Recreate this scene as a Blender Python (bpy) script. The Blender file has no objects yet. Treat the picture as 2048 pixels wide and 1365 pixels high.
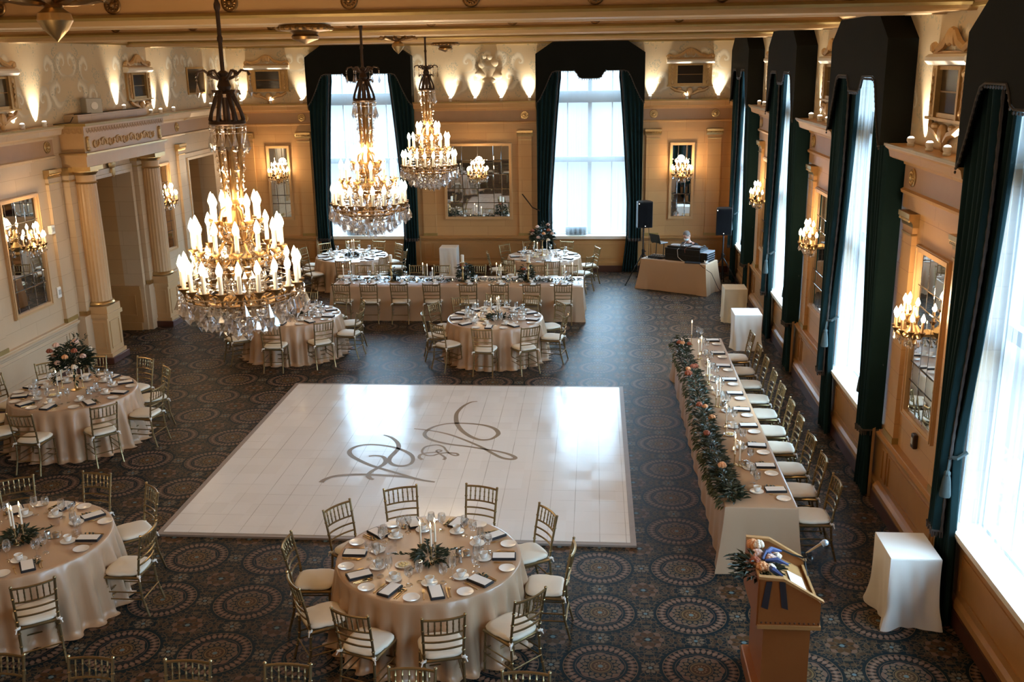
import bpy, bmesh, math, random
from math import sin, cos, pi, radians as RAD
from mathutils import Vector, Matrix
R = random.Random(7)
SC = bpy.context.scene
COL = SC.collection

# ------------------------------------------------------------------ materials
def new_mat(name):
    m = bpy.data.materials.new(name); m.use_nodes = True
    nt = m.node_tree; nt.nodes.clear()
    out = nt.nodes.new('ShaderNodeOutputMaterial')
    return m, nt, out
class NG:
    """small helper around one node tree"""
    def __init__(s, nt): s.nt = nt
    def n(s, t, **kw):
        d = s.nt.nodes.new(t)
        for k, v in kw.items(): setattr(d, k, v)
        return d
    def link(s, a, b): s.nt.links.new(a, b)
    def val(s, sock, v):
        if hasattr(v, 'is_linked') or isinstance(v, bpy.types.NodeSocket): s.link(v, sock)
        else: sock.default_value = v
    def m(s, op, a, b=0.0, c=None):
        d = s.n('ShaderNodeMath', operation=op)
        s.val(d.inputs[0], a); s.val(d.inputs[1], b)
        if c is not None: s.val(d.inputs[2], c)
        return d.outputs[0]
    def mix(s, f, a, b, blend='MIX'):
        d = s.n('ShaderNodeMix', data_type='RGBA', blend_type=blend)
        s.val(d.inputs[0], f); s.val(d.inputs[6], a if not isinstance(a, tuple) else (*a[:3], 1)); s.val(d.inputs[7], b if not isinstance(b, tuple) else (*b[:3], 1))
        return d.outputs[2]
    def ramp(s, f, stops, interp='LINEAR'):
        d = s.n('ShaderNodeValToRGB'); d.color_ramp.interpolation = interp
        el = d.color_ramp.elements
        while len(el) < len(stops): el.new(0.5)
        for e, (p, c) in zip(el, stops): e.position = p; e.color = (*c[:3], 1) if not isinstance(c, float) else (c, c, c, 1)
        s.val(d.inputs[0], f)
        return d.outputs[0]
    def pos(s):
        g = s.n('ShaderNodeNewGeometry'); x = s.n('ShaderNodeSeparateXYZ'); s.link(g.outputs['Position'], x.inputs[0])
        return g.outputs['Position'], x.outputs[0], x.outputs[1], x.outputs[2]
    def comb(s, x, y, z=0.0):
        d = s.n('ShaderNodeCombineXYZ'); s.val(d.inputs[0], x); s.val(d.inputs[1], y); s.val(d.inputs[2], z); return d.outputs[0]
    def noise(s, vec, scale, detail=3.0, rough=.55):
        d = s.n('ShaderNodeTexNoise'); d.inputs['Scale'].default_value = scale; d.inputs['Detail'].default_value = detail; d.inputs['Roughness'].default_value = rough
        if vec is not None: s.link(vec, d.inputs['Vector'])
        return d.outputs[0]
    def bsdf(s, out, col, rough=.5, metal=0.0, **kw):
        b = s.n('ShaderNodeBsdfPrincipled')
        s.val(b.inputs['Base Color'], (*col[:3], 1) if isinstance(col, tuple) else col)
        s.val(b.inputs['Roughness'], rough); b.inputs['Metallic'].default_value = metal
        for k, v in kw.items(): s.val(b.inputs[k.replace('_', ' ')], v)
        s.link(b.outputs[0], out.inputs[0]); return b
    def bump(s, h, b, strength=.3, dist=.01):
        d = s.n('ShaderNodeBump'); d.inputs['Strength'].default_value = strength; d.inputs['Distance'].default_value = dist
        s.val(d.inputs['Height'], h); s.link(d.outputs[0], b.inputs['Normal'])

M = {}
def simple(name, col, rough=.5, metal=0.0, var=0.0, vscale=8.0, **kw):
    m, nt, out = new_mat(name); g = NG(nt)
    c = (*col, 1)
    if var:
        tc = g.n('ShaderNodeTexCoord')
        f = g.noise(tc.outputs['Object'], vscale)
        f2 = g.m('MULTIPLY_ADD', f, 2 * var, 1 - var)
        hsv = g.n('ShaderNodeHueSaturation'); hsv.inputs['Color'].default_value = c; g.link(f2, hsv.inputs['Value'])
        c = hsv.outputs[0]
    g.bsdf(out, c, rough, metal, **kw)
    M[name] = m; return m
def emit(name, col, strength):
    m, nt, out = new_mat(name); g = NG(nt)
    e = g.n('ShaderNodeEmission'); e.inputs[0].default_value = (*col, 1); e.inputs[1].default_value = strength
    g.link(e.outputs[0], out.inputs[0]); m.cycles.emission_sampling = 'AUTO' if name == 'bulb' else 'NONE'; M[name] = m
def glassy(name, facing_lo, facing_hi, tint=(1, 1, 1), rough=.03, gloss=(1, 1, 1)):
    m, nt, out = new_mat(name); g = NG(nt)
    lw = g.n('ShaderNodeLayerWeight'); lw.inputs[0].default_value = .35
    f = g.m('MULTIPLY_ADD', lw.outputs['Facing'], facing_hi - facing_lo, facing_lo)
    t = g.n('ShaderNodeBsdfTransparent'); t.inputs[0].default_value = (*tint, 1)
    gl = g.n('ShaderNodeBsdfGlossy'); gl.inputs[0].default_value = (*gloss, 1); gl.inputs['Roughness'].default_value = rough
    mx = g.n('ShaderNodeMixShader'); g.link(f, mx.inputs[0]); g.link(t.outputs[0], mx.inputs[1]); g.link(gl.outputs[0], mx.inputs[2])
    g.link(mx.outputs[0], out.inputs[0]); M[name] = m

simple('gold', (.58, .41, .20), .36, 1.0, .12, 20)
simple('gilt_bronze', (.26, .15, .06), .40, 1.0, .3, 30)
simple('gilt_dull', (.50, .32, .13), .45, .6, .25, 18)
simple('bronze', (.055, .030, .017), .45, .5, .2, 20)
simple('chair_gold', (.30, .22, .11), .30, .85, .2, 30)
simple('ivory', (.80, .73, .61), .65, 0, .05, 6)
simple('white_linen', (.86, .83, .78), .8, 0, .05, 3)
simple('cream_linen', (.74, .64, .46), .8, 0, .05, 3)
simple('candle_wax', (.88, .80, .66), .45, 0)
simple('candle_sleeve', (.88, .82, .70), .5, 0)
simple('peach_sleeve', (.78, .50, .27), .5, 0)
simple('black_cloth', (.012, .012, .016), .7, 0)
simple('paper', (.86, .83, .79), .7, 0)
simple('porcelain', (.87, .83, .77), .18, 0)
simple('flatware', (.62, .43, .20), .3, 1.0)
simple('steel', (.62, .60, .57), .25, 1.0)
simple('leaf', (.018, .032, .016), .5, 0, .5, 6)
simple('leaf_light', (.06, .085, .04), .5, 0, .4, 6)
simple('rose_blush', (.78, .52, .42), .6, 0, .1, 30)
simple('rose_cream', (.82, .70, .56), .6, 0, .1, 30)
simple('rose_rust', (.33, .085, .035), .6, 0, .15, 30)
simple('rose_peach', (.72, .33, .14), .6, 0, .12, 30)
simple('butter', (.85, .70, .35), .5)
simple('blue_ribbon', (.05, .07, .20), .6, 0, .3, 12)
simple('black_ribbon', (.02, .015, .02), .6)
simple('black_plastic', (.008, .008, .008), .45, 0, .2, 14, Specular_IOR_Level=.25)
simple('grille', (.006, .006, .007), .9, 0, Specular_IOR_Level=.05)
simple('black_metal', (.02, .02, .022), .4, .6)
simple('screen', (.015, .017, .02), .15)
simple('silver_plastic', (.45, .50, .56), .35, .5)
simple('white_plastic', (.82, .80, .76), .4)
simple('grey_plastic', (.45, .44, .40), .5)
simple('skin', (.62, .36, .27), .5)
simple('grey_hair', (.17, .14, .12), .8, 0, .3, 60)
simple('black_shirt', (.012, .012, .015), .85)
simple('blue_mask', (.55, .70, .76), .7)
simple('dark_trousers', (.02, .02, .025), .85)
simple('dark_glass', (.035, .024, .016), .12, 0)
simple('dark_wood', (.10, .035, .014), .4, 0, .35, 5)
simple('fringe', (.06, .05, .045), .9, 0, .3, 50)
simple('tassel', (.05, .07, .07), .8, 0, .2, 40)
simple('lining', (.62, .46, .27), .8, 0)
simple('baseboard_wood', (.075, .028, .018), .32, 0, .2, 6)
simple('monogram', (.21, .135, .065), .5, 0)
simple('floor_border', (.30, .245, .21), .5, 0, .15, 12)
simple('cornice_cream', (.53, .36, .185), .5, 0, .06, 2)
simple('band_tan', (.43, .25, .105), .5, 0, .08, 2)
simple('band_gold', (.34, .23, .075), .42, .35, .3, 3)
simple('frieze_brown', (.40, .235, .125), .5, 0, .1, 3)
simple('white_roll', (.80, .72, .60), .45)
simple('carved', (.58, .37, .17), .45, .15, .2, 16)
simple('slot_dark', (.03, .02, .015), .7)
simple('window_paint', (.50, .52, .52), .5)
simple('ac_grey', (.20, .24, .27), .6)
simple('velvet', (.007, .022, .024), .75, 0, .3, 2.0, Sheen_Weight=.35, Sheen_Roughness=.3, Sheen_Tint=(.2, .5, .55, 1), Specular_IOR_Level=.1)
simple('velvet_black', (.009, .010, .009), .8, 0, .2, 2.0, Sheen_Weight=.03, Sheen_Roughness=.4, Sheen_Tint=(.35, .38, .36, 1), Specular_IOR_Level=.1)
emit('bulb', (1.0, .76, .46), 70.0)
emit('flame', (1.0, .72, .35), 20.0)
emit('uplight_lens', (1.0, .90, .75), 8.0)
emit('led', (1.0, .93, .85), 4.0)
glassy('crystal', .42, 1.0, (.97, .97, .98), .10, (1, 1, 1))
glassy('wine_glass', .12, .85, (.97, .98, .98), .03)
glassy('pane_glass', .03, .4, (.96, .98, 1.0), .02)
glassy('acrylic', .10, .7, (.97, .97, .97), .05)

# mirror
m, nt, out = new_mat('mirror'); g = NG(nt); g.bsdf(out, (.80, .79, .76), .015, 1.0); M['mirror'] = m

# wall stone : ashlar blocks, orientation by face normal
def stone(name, base, dark, joint, rough=.42):
    m, nt, out = new_mat(name); g = NG(nt)
    p, x, y, z = g.pos()
    ge = g.n('ShaderNodeNewGeometry'); sn = g.n('ShaderNodeSeparateXYZ'); g.link(ge.outputs['True Normal'], sn.inputs[0])
    isx = g.m('GREATER_THAN', g.m('ABSOLUTE', sn.outputs[0]), .5)
    u = g.m('ADD', g.m('MULTIPLY', isx, y), g.m('MULTIPLY', g.m('SUBTRACT', 1.0, isx), x))
    br = g.n('ShaderNodeTexBrick'); g.link(g.comb(u, z), br.inputs['Vector'])
    br.inputs['Scale'].default_value = 1.0; br.inputs['Mortar Size'].default_value = .0035; br.inputs['Mortar Smooth'].default_value = .3
    br.inputs['Brick Width'].default_value = .95; br.inputs['Row Height'].default_value = .31; br.inputs['Bias'].default_value = 0
    br.inputs['Color1'].default_value = (*base, 1); br.inputs['Color2'].default_value = (*[.55 * a + .45 * b for a, b in zip(base, dark)], 1); br.inputs['Mortar'].default_value = (*joint, 1)
    n1 = g.noise(p, 2.2, 5.0, .65); n2 = g.noise(p, 30.0, 3.0)
    c = g.mix(g.m('MULTIPLY', n1, .55), br.outputs[0], dark)
    c = g.mix(g.m('MULTIPLY', n2, .18), c, base)
    b = g.bsdf(out, c, rough); M[name] = m
stone('stone', (.58, .345, .145), (.42, .215, .08), (.27, .13, .045))
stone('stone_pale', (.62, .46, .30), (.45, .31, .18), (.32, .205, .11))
def veined(name, base, dark, rough=.38):
    m, nt, out = new_mat(name); g = NG(nt)
    p, x, y, z = g.pos()
    f = g.noise(p, 3.0, 5.0, .7); f2 = g.noise(p, 40.0, 2.0)
    c = g.mix(g.m('MULTIPLY', f, .7), base, dark); c = g.mix(g.m('MULTIPLY', f2, .2), c, dark)
    g.bsdf(out, c, rough); M[name] = m
veined('panel_wood', (.49, .265, .10), (.31, .145, .044))
veined('column_stone', (.60, .385, .19), (.43, .25, .105))
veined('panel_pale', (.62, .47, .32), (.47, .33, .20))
veined('lectern_wood', (.34, .125, .034), (.22, .07, .016), .3)

# painted frieze : pale scrolls and grey green foliage, mirrored along the wall
def mural(name, axis):
    m, nt, out = new_mat(name); g = NG(nt)
    p, x, y, z = g.pos()
    a = x if axis == 0 else y
    per = 2.62
    s0 = g.m('DIVIDE', a, per); u = g.m('ABSOLUTE', g.m('SUBTRACT', g.m('FRACT', s0), .5))
    u = g.m('MULTIPLY', u, per)                                  # 0..1.31 mirrored
    w = g.comb(u, z)
    warp = g.noise(w, 2.2, 2.0)
    uu = g.m('ADD', u, g.m('MULTIPLY', g.m('SUBTRACT', warp, .5), .22)); zz = g.m('ADD', z, g.m('MULTIPLY', g.m('SUBTRACT', g.noise(w, 3.1, 2.0), .5), .2))
    def spiral(cu, cz, turns, rad, flip=1.0):
        du = g.m('MULTIPLY', g.m('SUBTRACT', uu, cu), flip); dz = g.m('SUBTRACT', zz, cz)
        r = g.m('SQRT', g.m('ADD', g.m('MULTIPLY', du, du), g.m('MULTIPLY', dz, dz)))
        th = g.m('ARCTAN2', dz, du)
        ph = g.m('ADD', g.m('MULTIPLY', g.m('LOGARITHM', g.m('ADD', r, .02), 2.718), turns), th)
        band = g.m('GREATER_THAN', g.m('SINE', ph), .15)
        band = g.m('MULTIPLY', g.m('MULTIPLY_ADD', g.m('SINE', ph), .5, .5), band)
        fall = g.m('SUBTRACT', 1.0, g.m('SMOOTH_MIN', g.m('DIVIDE', r, rad), 1.0, .15))
        return g.m('MULTIPLY', band, g.m('MINIMUM', g.m('MULTIPLY', fall, 4.0), 1.0))
    sp = g.m('MAXIMUM', g.m('MAXIMUM', spiral(.34, 4.98, 3.2, .34), spiral(.92, 5.12, 3.0, .36, -1.0)), g.m('MAXIMUM', spiral(.62, 5.52, 3.4, .30), spiral(1.2, 5.62, 3.0, .3, -1.0)))
    vo = g.n('ShaderNodeTexVoronoi', feature='F1'); vo.inputs['Scale'].default_value = 24.0; g.link(g.comb(uu, zz), vo.inputs['Vector'])
    leafm = g.m('MULTIPLY', g.m('LESS_THAN', vo.outputs['Distance'], .42), g.ramp(g.noise(w, 2.6, 2.0), [(.53, 0.0), (.58, 1.0)]))
    base = g.mix(g.noise(p, 1.2, 4.0), (.70, .57, .38), (.56, .43, .26))
    c = g.mix(g.m('MULTIPLY', sp, .85), base, (.84, .79, .66))
    edge = g.m('MULTIPLY', g.m('MULTIPLY', sp, g.m('SUBTRACT', 1.0, sp)), 1.6)
    c = g.mix(edge, c, (.36, .29, .18))
    c = g.mix(g.m('MULTIPLY', leafm, .6), c, (.30, .33, .27))
    g.bsdf(out, c, .7); M[name] = m
mural('mural_x', 0); mural('mural_y', 1)

# carpet : medallions on a 0.935 x 0.953 m grid
m, nt, out = new_mat('carpet'); g = NG(nt)
p, x, y, z = g.pos()
def cell(v, o, per):
    f = g.m('FRACT', g.m('ADD', g.m('DIVIDE', g.m('SUBTRACT', v, o), per), 100.5)); return g.m('MULTIPLY', g.m('SUBTRACT', f, .5), per)
def polar(ox, oy):
    cx, cy = cell(x, ox, .935), cell(y, oy, .953)
    r = g.m('SQRT', g.m('ADD', g.m('MULTIPLY', cx, cx), g.m('MULTIPLY', cy, cy)))
    return r, g.m('ARCTAN2', cy, cx), cx, cy
NAVY = (.0025, .0105, .0155); TAN = (.18, .115, .062); BR = (.095, .043, .012); ROSE = (.20, .115, .075); BLUE = (.15, .23, .26); DK = (.004, .007, .009); GOLD_ = (.20, .12, .045)
r, th, cx, cy = polar(.095, 8.248)
def petals(n, r_, th_, r0, w, depth=.5):
    a = g.m('ABSOLUTE', g.m('SINE', g.m('MULTIPLY', th_, n / 2.0)))
    d = g.m('ABSOLUTE', g.m('DIVIDE', g.m('SUBTRACT', r_, r0), w))
    return g.m('GREATER_THAN', g.m('SUBTRACT', a, d), depth - .5)
medal = g.ramp(r, [(0, BLUE), (.022, GOLD_), (.030, BR), (.075, DK), (.082, GOLD_), (.098, DK), (.108, TAN), (.115, DK), (.122, NAVY), (.232, ROSE), (.238, NAVY), (.262, BR), (.268, DK), (.345, TAN), (.352, NAVY), (.385, NAVY)], 'CONSTANT')
c = medal
c = g.mix(g.m('MULTIPLY', petals(12, r, th, .052, .02, .9), .8), c, (.30, .19, .10))
c = g.mix(petals(16, r, th, .148, .034, .75), c, TAN)
c = g.mix(petals(16, r, g.m('ADD', th, .196), .188, .034, .8), c, (.20, .135, .09))
c = g.mix(petals(8, r, g.m('ADD', th, .39), .205, .028, .8), c, ROSE)
c = g.mix(petals(34, r, th, .305, .052, .62), c, ROSE)
c = g.mix(g.m('MULTIPLY', petals(34, r, th, .300, .022, .7), .6), c, (.30, .20, .145))
# between the medallions
r2, th2, dx, dy = polar(.095 + .4675, 8.248 + .4765)
fill_v = g.n('ShaderNodeTexVoronoi', feature='DISTANCE_TO_EDGE'); fill_v.inputs['Scale'].default_value = 17.0
ax, ay = g.m('ABSOLUTE', cx), g.m('ABSOLUTE', cy)
g.link(g.comb(ax, ay), fill_v.inputs['Vector'])
fl = g.m('LESS_THAN', fill_v.outputs['Distance'], .06)
fill_n = g.noise(g.comb(ax, ay), 16.0, 3.0)
flo = g.mix(g.m('GREATER_THAN', fill_n, .52), NAVY, (.075, .043, .021))
flo = g.mix(g.m('MULTIPLY', fl, .6), flo, TAN)
flo = g.mix(petals(8, r2, th2, .085, .06, .7), flo, BR)
flo = g.mix(petals(8, r2, g.m('ADD', th2, .39), .135, .035, .75), flo, ROSE)
flo = g.mix(g.m('LESS_THAN', r2, .024), flo, BLUE)
for (ox, oy) in ((.4675, 0), (0, .4765)):
    r3, th3, ex, ey = polar(.095 + ox, 8.248 + oy)
    flo = g.mix(petals(8, r3, th3, .06, .04, .75), flo, (.20, .15, .10))
    flo = g.mix(g.m('LESS_THAN', r3, .02), flo, BLUE)
c = g.mix(g.m('GREATER_THAN', r, .385), c, flo)
grain = g.noise(p, 160.0, 2.0)
c = g.mix(g.m('MULTIPLY_ADD', grain, .25, .16), c, DK)
b = g.bsdf(out, c, .46, 0); b.inputs['Specular IOR Level'].default_value = .11; b.inputs['Specular Tint'].default_value = (.35, .8, 1, 1)
M['carpet'] = m

# white dance floor tiles
m, nt, out = new_mat('dance_tiles'); g = NG(nt)
p, x, y, z = g.pos()
def line(v, o, per, w):
    f = g.m('ABSOLUTE', g.m('SUBTRACT', g.m('FRACT', g.m('ADD', g.m('DIVIDE', g.m('SUBTRACT', v, o), per), 50.0)), .5))
    return g.m('GREATER_THAN', f, .5 - w / per)
n1 = g.noise(p, .9, 3.0)
wn = g.n('ShaderNodeTexWhiteNoise', noise_dimensions='2D')
g.link(g.comb(g.m('FLOOR', g.m('DIVIDE', x, .313)), g.m('FLOOR', g.m('DIVIDE', y, .313))), wn.inputs['Vector'])
col = g.mix(wn.outputs[0], (.80, .77, .74), (.84, .815, .79))
col = g.mix(g.m('MULTIPLY', line(x, -5.22, .313, .0045), g.ramp(n1, [(.35, .15), (.6, .8)])), col, (.40, .36, .32))
col = g.mix(g.m('MULTIPLY', line(y, 10.6, .313, .004), g.ramp(g.noise(p, 1.3, 2.0), [(.42, .0), (.62, .55)])), col, (.42, .38, .34))
rgh = g.m('MULTIPLY_ADD', wn.outputs[0], .08, .13)
b = g.bsdf(out, col, rgh); b.inputs['Specular IOR Level'].default_value = .5
g.bump(g.noise(g.comb(g.m('MULTIPLY', x, 1.0), g.m('MULTIPLY', y, .5)), 9.0, 2.0), b, .04, .01)
M['dance_tiles'] = m

# satin cloth
m, nt, out = new_mat('satin'); g = NG(nt)
tc = g.n('ShaderNodeTexCoord')
f = g.noise(tc.outputs['Object'], 260.0, 2.0); f2 = g.noise(tc.outputs['Object'], 2.0, 2.0)
col = g.mix(g.m('MULTIPLY', f, .35), (.47, .31, .195), (.38, .24, .145)); col = g.mix(g.m('MULTIPLY', f2, .2), col, (.50, .345, .225))
b = g.bsdf(out, col, .31, 0, Sheen_Weight=.1, Sheen_Roughness=.3); b.inputs['Specular IOR Level'].default_value = .75; M['satin'] = m

# sheer
m, nt, out = new_mat('sheer'); g = NG(nt)
p, x, y, z = g.pos()
tl = g.n('ShaderNodeBsdfTranslucent'); tl.inputs[0].default_value = (.90, .94, .97, 1)
df = g.n('ShaderNodeBsdfDiffuse'); df.inputs[0].default_value = (.85, .88, .90, 1)
tr = g.n('ShaderNodeBsdfTransparent'); tr.inputs[0].default_value = (.97, .99, 1, 1)
m1 = g.n('ShaderNodeMixShader'); m1.inputs[0].default_value = .2; g.link(tl.outputs[0], m1.inputs[1]); g.link(df.outputs[0], m1.inputs[2])
m2 = g.n('ShaderNodeMixShader'); m2.inputs[0].default_value = .80; g.link(m1.outputs[0], m2.inputs[1]); g.link(tr.outputs[0], m2.inputs[2])
g.link(m2.outputs[0], out.inputs[0]); M['sheer'] = m

# ------------------------------------------------------------------ mesh builder
class MB:
    def __init__(s, xf=None): s.v = []; s.f = []; s.xf = xf
    def add(s, vs, fs):
        o = len(s.v)
        if s.xf is not None: vs = [tuple(s.xf @ Vector(q)) for q in vs]
        s.v += [tuple(q) for q in vs]; s.f += [tuple(i + o for i in q) for q in fs]; return s
    def box(s, cx, cy, cz, sx, sy, sz, rz=0.0, mat=None):
        vs = []; s.k = getattr(s, 'k', 0) + 1; e = .00025 * (s.k % 7)     # hair's breadth so that no two faces coincide
        sx += e; sy += e; sz += e
        for dz in (-.5, .5):
            for dx, dy in ((-.5, -.5), (.5, -.5), (.5, .5), (-.5, .5)):
                X, Y = dx * sx, dy * sy
                q = Vector((X * cos(rz) - Y * sin(rz), X * sin(rz) + Y * cos(rz), dz * sz))
                if mat is not None: q = mat @ q
                vs.append((cx + q.x, cy + q.y, cz + q.z))
        return s.add(vs, [(3, 2, 1, 0), (4, 5, 6, 7), (0, 1, 5, 4), (1, 2, 6, 5), (2, 3, 7, 6), (3, 0, 4, 7)])
    def bx(s, x0, x1, y0, y1, z0, z1): return s.box((x0 + x1) / 2, (y0 + y1) / 2, (z0 + z1) / 2, x1 - x0, y1 - y0, z1 - z0)
    def cbox(s, x0, x1, y0, y1, z0, z1, c=.01):
        """box with chamfered vertical and horizontal edges"""
        vs = []; fs = []
        def ring(z, i):
            a0, a1, b0, b1 = x0 + i, x1 - i, y0 + i, y1 - i
            k = c if i == 0 else c * .5
            return [(a0 + k, b0, z), (a1 - k, b0, z), (a1, b0 + k, z), (a1, b1 - k, z), (a1 - k, b1, z), (a0 + k, b1, z), (a0, b1 - k, z), (a0, b0 + k, z)]
        for z, i in ((z0, c), (z0 + c, 0), (z1 - c, 0), (z1, c)): vs += ring(z, i)
        for k in range(3):
            for j in range(8): fs.append((k * 8 + j, k * 8 + (j + 1) % 8, k * 8 + 8 + (j + 1) % 8, k * 8 + 8 + j))
        fs.append(tuple(range(7, -1, -1))); fs.append(tuple(range(24, 32)))
        return s.add(vs, fs)
    def tube(s, path, rad, n=6, caps=True):
        P = [Vector(q) for q in path]; k = len(P)
        if not isinstance(rad, (list, tuple)): rad = [rad] * k
        vs = []; fs = []; prev = None
        for i in range(k):
            t = (P[min(i + 1, k - 1)] - P[max(i - 1, 0)])
            if t.length < 1e-9: t = Vector((0, 0, 1))
            t.normalize()
            if prev is None:
                a = Vector((1, 0, 0)) if abs(t.x) < .8 else Vector((0, 1, 0)); u = t.cross(a).normalized()
            else:
                u = (prev - t * prev.dot(t)); u = u.normalized() if u.length > 1e-6 else t.orthogonal().normalized()
            prev = u; w = t.cross(u)
            for j in range(n):
                A = 2 * pi * j / n; vs.append(tuple(P[i] + (u * cos(A) + w * sin(A)) * rad[i]))
        for i in range(k - 1):
            for j in range(n): fs.append((i * n + j, i * n + (j + 1) % n, (i + 1) * n + (j + 1) % n, (i + 1) * n + j))
        if caps: fs.append(tuple(range(n - 1, -1, -1))); fs.append(tuple((k - 1) * n + j for j in range(n)))
        return s.add(vs, fs)
    def lathe(s, prof, n=16, c=(0, 0, 0), caps=True, sx=1.0, sy=1.0, wob=None):
        vs = []; fs = []; k = len(prof)
        for i, (r, z) in enumerate(prof):
            for j in range(n):
                A = 2 * pi * j / n; q = r * (wob(A, z) if wob else 1.0)
                vs.append((c[0] + q * cos(A) * sx, c[1] + q * sin(A) * sy, c[2] + z))
        for i in range(k - 1):
            for j in range(n): fs.append((i * n + j, i * n + (j + 1) % n, (i + 1) * n + (j + 1) % n, (i + 1) * n + j))
        if caps:
            if prof[0][0] > 1e-6: fs.append(tuple(range(n - 1, -1, -1)))
            if prof[-1][0] > 1e-6: fs.append(tuple((k - 1) * n + j for j in range(n)))
        return s.add(vs, fs)
    def ball(s, c, rx, ry=None, rz=None, n=10, m=6):
        ry = rx if ry is None else ry; rz = rx if rz is None else rz
        prof = [(sin(pi * i / m), -cos(pi * i / m)) for i in range(m + 1)]
        vs = []; fs = []
        for r, z in prof:
            for j in range(n): vs.append((c[0] + rx * r * cos(2 * pi * j / n), c[1] + ry * r * sin(2 * pi * j / n), c[2] + rz * z))
        for i in range(m):
            for j in range(n): fs.append((i * n + j, i * n + (j + 1) % n, (i + 1) * n + (j + 1) % n, (i + 1) * n + j))
        return s.add(vs, fs)
    def gem(s, c, w, h, top=.3):
        x, y, z = c; a = R.random() * 1.5; n = 5
        vs = [(x, y, z)] + [(x + w * .5 * cos(a + 2 * pi * j / n), y + w * .5 * sin(a + 2 * pi * j / n), z - h * (1 - top)) for j in range(n)] + [(x, y, z - h)]
        fs = [(0, 1 + j, 1 + (j + 1) % n) for j in range(n)] + [(n + 1, 1 + (j + 1) % n, 1 + j) for j in range(n)]
        return s.add(vs, fs)
    def extrude(s, poly, d0, d1, axis='x'):
        """poly: [(a,b)] closed; extruded along axis between d0 and d1 (x: (d,a,b); y: (a,d,b); z: (a,b,d))"""
        def P(d, a, b): return (d, a, b) if axis == 'x' else (a, d, b) if axis == 'y' else (a, b, d)
        n = len(poly); vs = [P(d0, *q) for q in poly] + [P(d1, *q) for q in poly]
        fs = [tuple(range(n)), tuple(range(2 * n - 1, n - 1, -1))] + [(j, n + j, n + (j + 1) % n, (j + 1) % n) for j in range(n)]
        return s.add(vs, fs)
    def grid(s, fn, nu, nv):
        vs = [tuple(fn(i / nu, j / nv)) for j in range(nv + 1) for i in range(nu + 1)]
        fs = [(j * (nu + 1) + i, j * (nu + 1) + i + 1, (j + 1) * (nu + 1) + i + 1, (j + 1) * (nu + 1) + i) for j in range(nv) for i in range(nu)]
        return s.add(vs, fs)
    def leaf(s, b, d, l, w):
        d = Vector(d).normalized(); b = Vector(b); side = d.cross(Vector((R.uniform(-.4, .4), R.uniform(-.4, .4), 1)))
        if side.length < 1e-4: side = Vector((1, 0, 0))
        side.normalize(); up = side.cross(d)
        m = b + d * l * .5 + up * l * .12; t = b + d * l - up * l * .06
        return s.add([b, m + side * w, t, m - side * w, b + d * l * .5], [(0, 4, 1), (4, 2, 1), (0, 3, 4), (4, 3, 2)])
    def build(s, name, mat, parent=None, smooth=35, bevel=0, recalc=True):
        me = bpy.data.meshes.new(name); me.from_pydata(s.v, [], s.f); me.validate()
        if recalc:
            bm = bmesh.new(); bm.from_mesh(me); bmesh.ops.recalc_face_normals(bm, faces=bm.faces); bm.to_mesh(me); bm.free()
        if smooth:
            me.shade_smooth(); me.set_sharp_from_angle(angle=RAD(smooth))
        me.materials.append(M[mat] if isinstance(mat, str) else mat)
        o = bpy.data.objects.new(name, me); COL.objects.link(o)
        if bevel:
            bv = o.modifiers.new('Bevel', 'BEVEL'); bv.width = bevel; bv.segments = 2; bv.limit_method = 'ANGLE'
        if parent is not None: adopt(o, parent)
        return o
KIDS = {}
def adopt(o, parent): o.parent = parent; KIDS.setdefault(parent.name, []).append(o)
def tag(o, label=None, cat=None, group=None, kind=None):
    if label: o['label'] = label
    if cat: o['category'] = cat
    if group: o['group'] = group
    if kind: o['kind'] = kind
    return o
def thing(name, label, cat, loc=(0, 0, 0), rz=0.0, group=None):
    o = bpy.data.objects.new(name, None); o.empty_display_size = .1; COL.objects.link(o)
    o.location = loc; o.rotation_euler = (0, 0, rz); return tag(o, label, cat, group)
def struct(mb, name, mat, **kw):
    o = mb.build(name, mat, **kw); o['kind'] = 'structure'; return o
def copy_tree(src, parent=None):
    o = src.copy(); COL.objects.link(o)
    if parent is not None: adopt(o, parent)
    for ch in KIDS.get(src.name, []): copy_tree(ch, o)
    return o
def dup(src, loc, rz, label, group=None):
    o = copy_tree(src); o.location = loc; o.rotation_euler = (0, 0, rz); o['label'] = label
    if group: o['group'] = group
    elif 'group' in o: del o['group']
    return o
class Proto:
    """first use moves the original, later uses copy it"""
    def __init__(s, make): s.make = make; s.o = None
    def place(s, loc, rz, label, group=None):
        if s.o is None:
            s.o = s.make(); s.o.location = loc; s.o.rotation_euler = (0, 0, rz); s.o['label'] = label
            if group: s.o['group'] = group
            return s.o
        return dup(s.o, loc, rz, label, group)
def polar_(c, r, a): return (c[0] + r * cos(a), c[1] + r * sin(a))
WORLD_E, EXPO = 24.0, 0.0
# ------------------------------------------------------------------ the room
XR, XL, YF, YB, ZC = 3.68, -9.72, 26.64, -4.0, 6.55
PIER_R = [10.9, 16.25, 21.6]; WIN_R = [8.23, 13.57, 18.92, 24.27]
WIN_F = [-6.12, -.12]
BEAMS = [5.79, 10.96, 16.2, 21.4]
def frame_(loc, rz): return Matrix.Translation(loc) @ Matrix.Rotation(rz, 4, 'Z')
FR = lambda y: frame_((XR, y, 0), pi / 2)        # local x -> +Y, local y -> -X (into the room)
FF = lambda x: frame_((x, YF, 0), pi)            # local x -> -X, local y -> -Y
FL = lambda y: frame_((XL, y, 0), -pi / 2)       # local x -> -Y, local y -> +X

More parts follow.
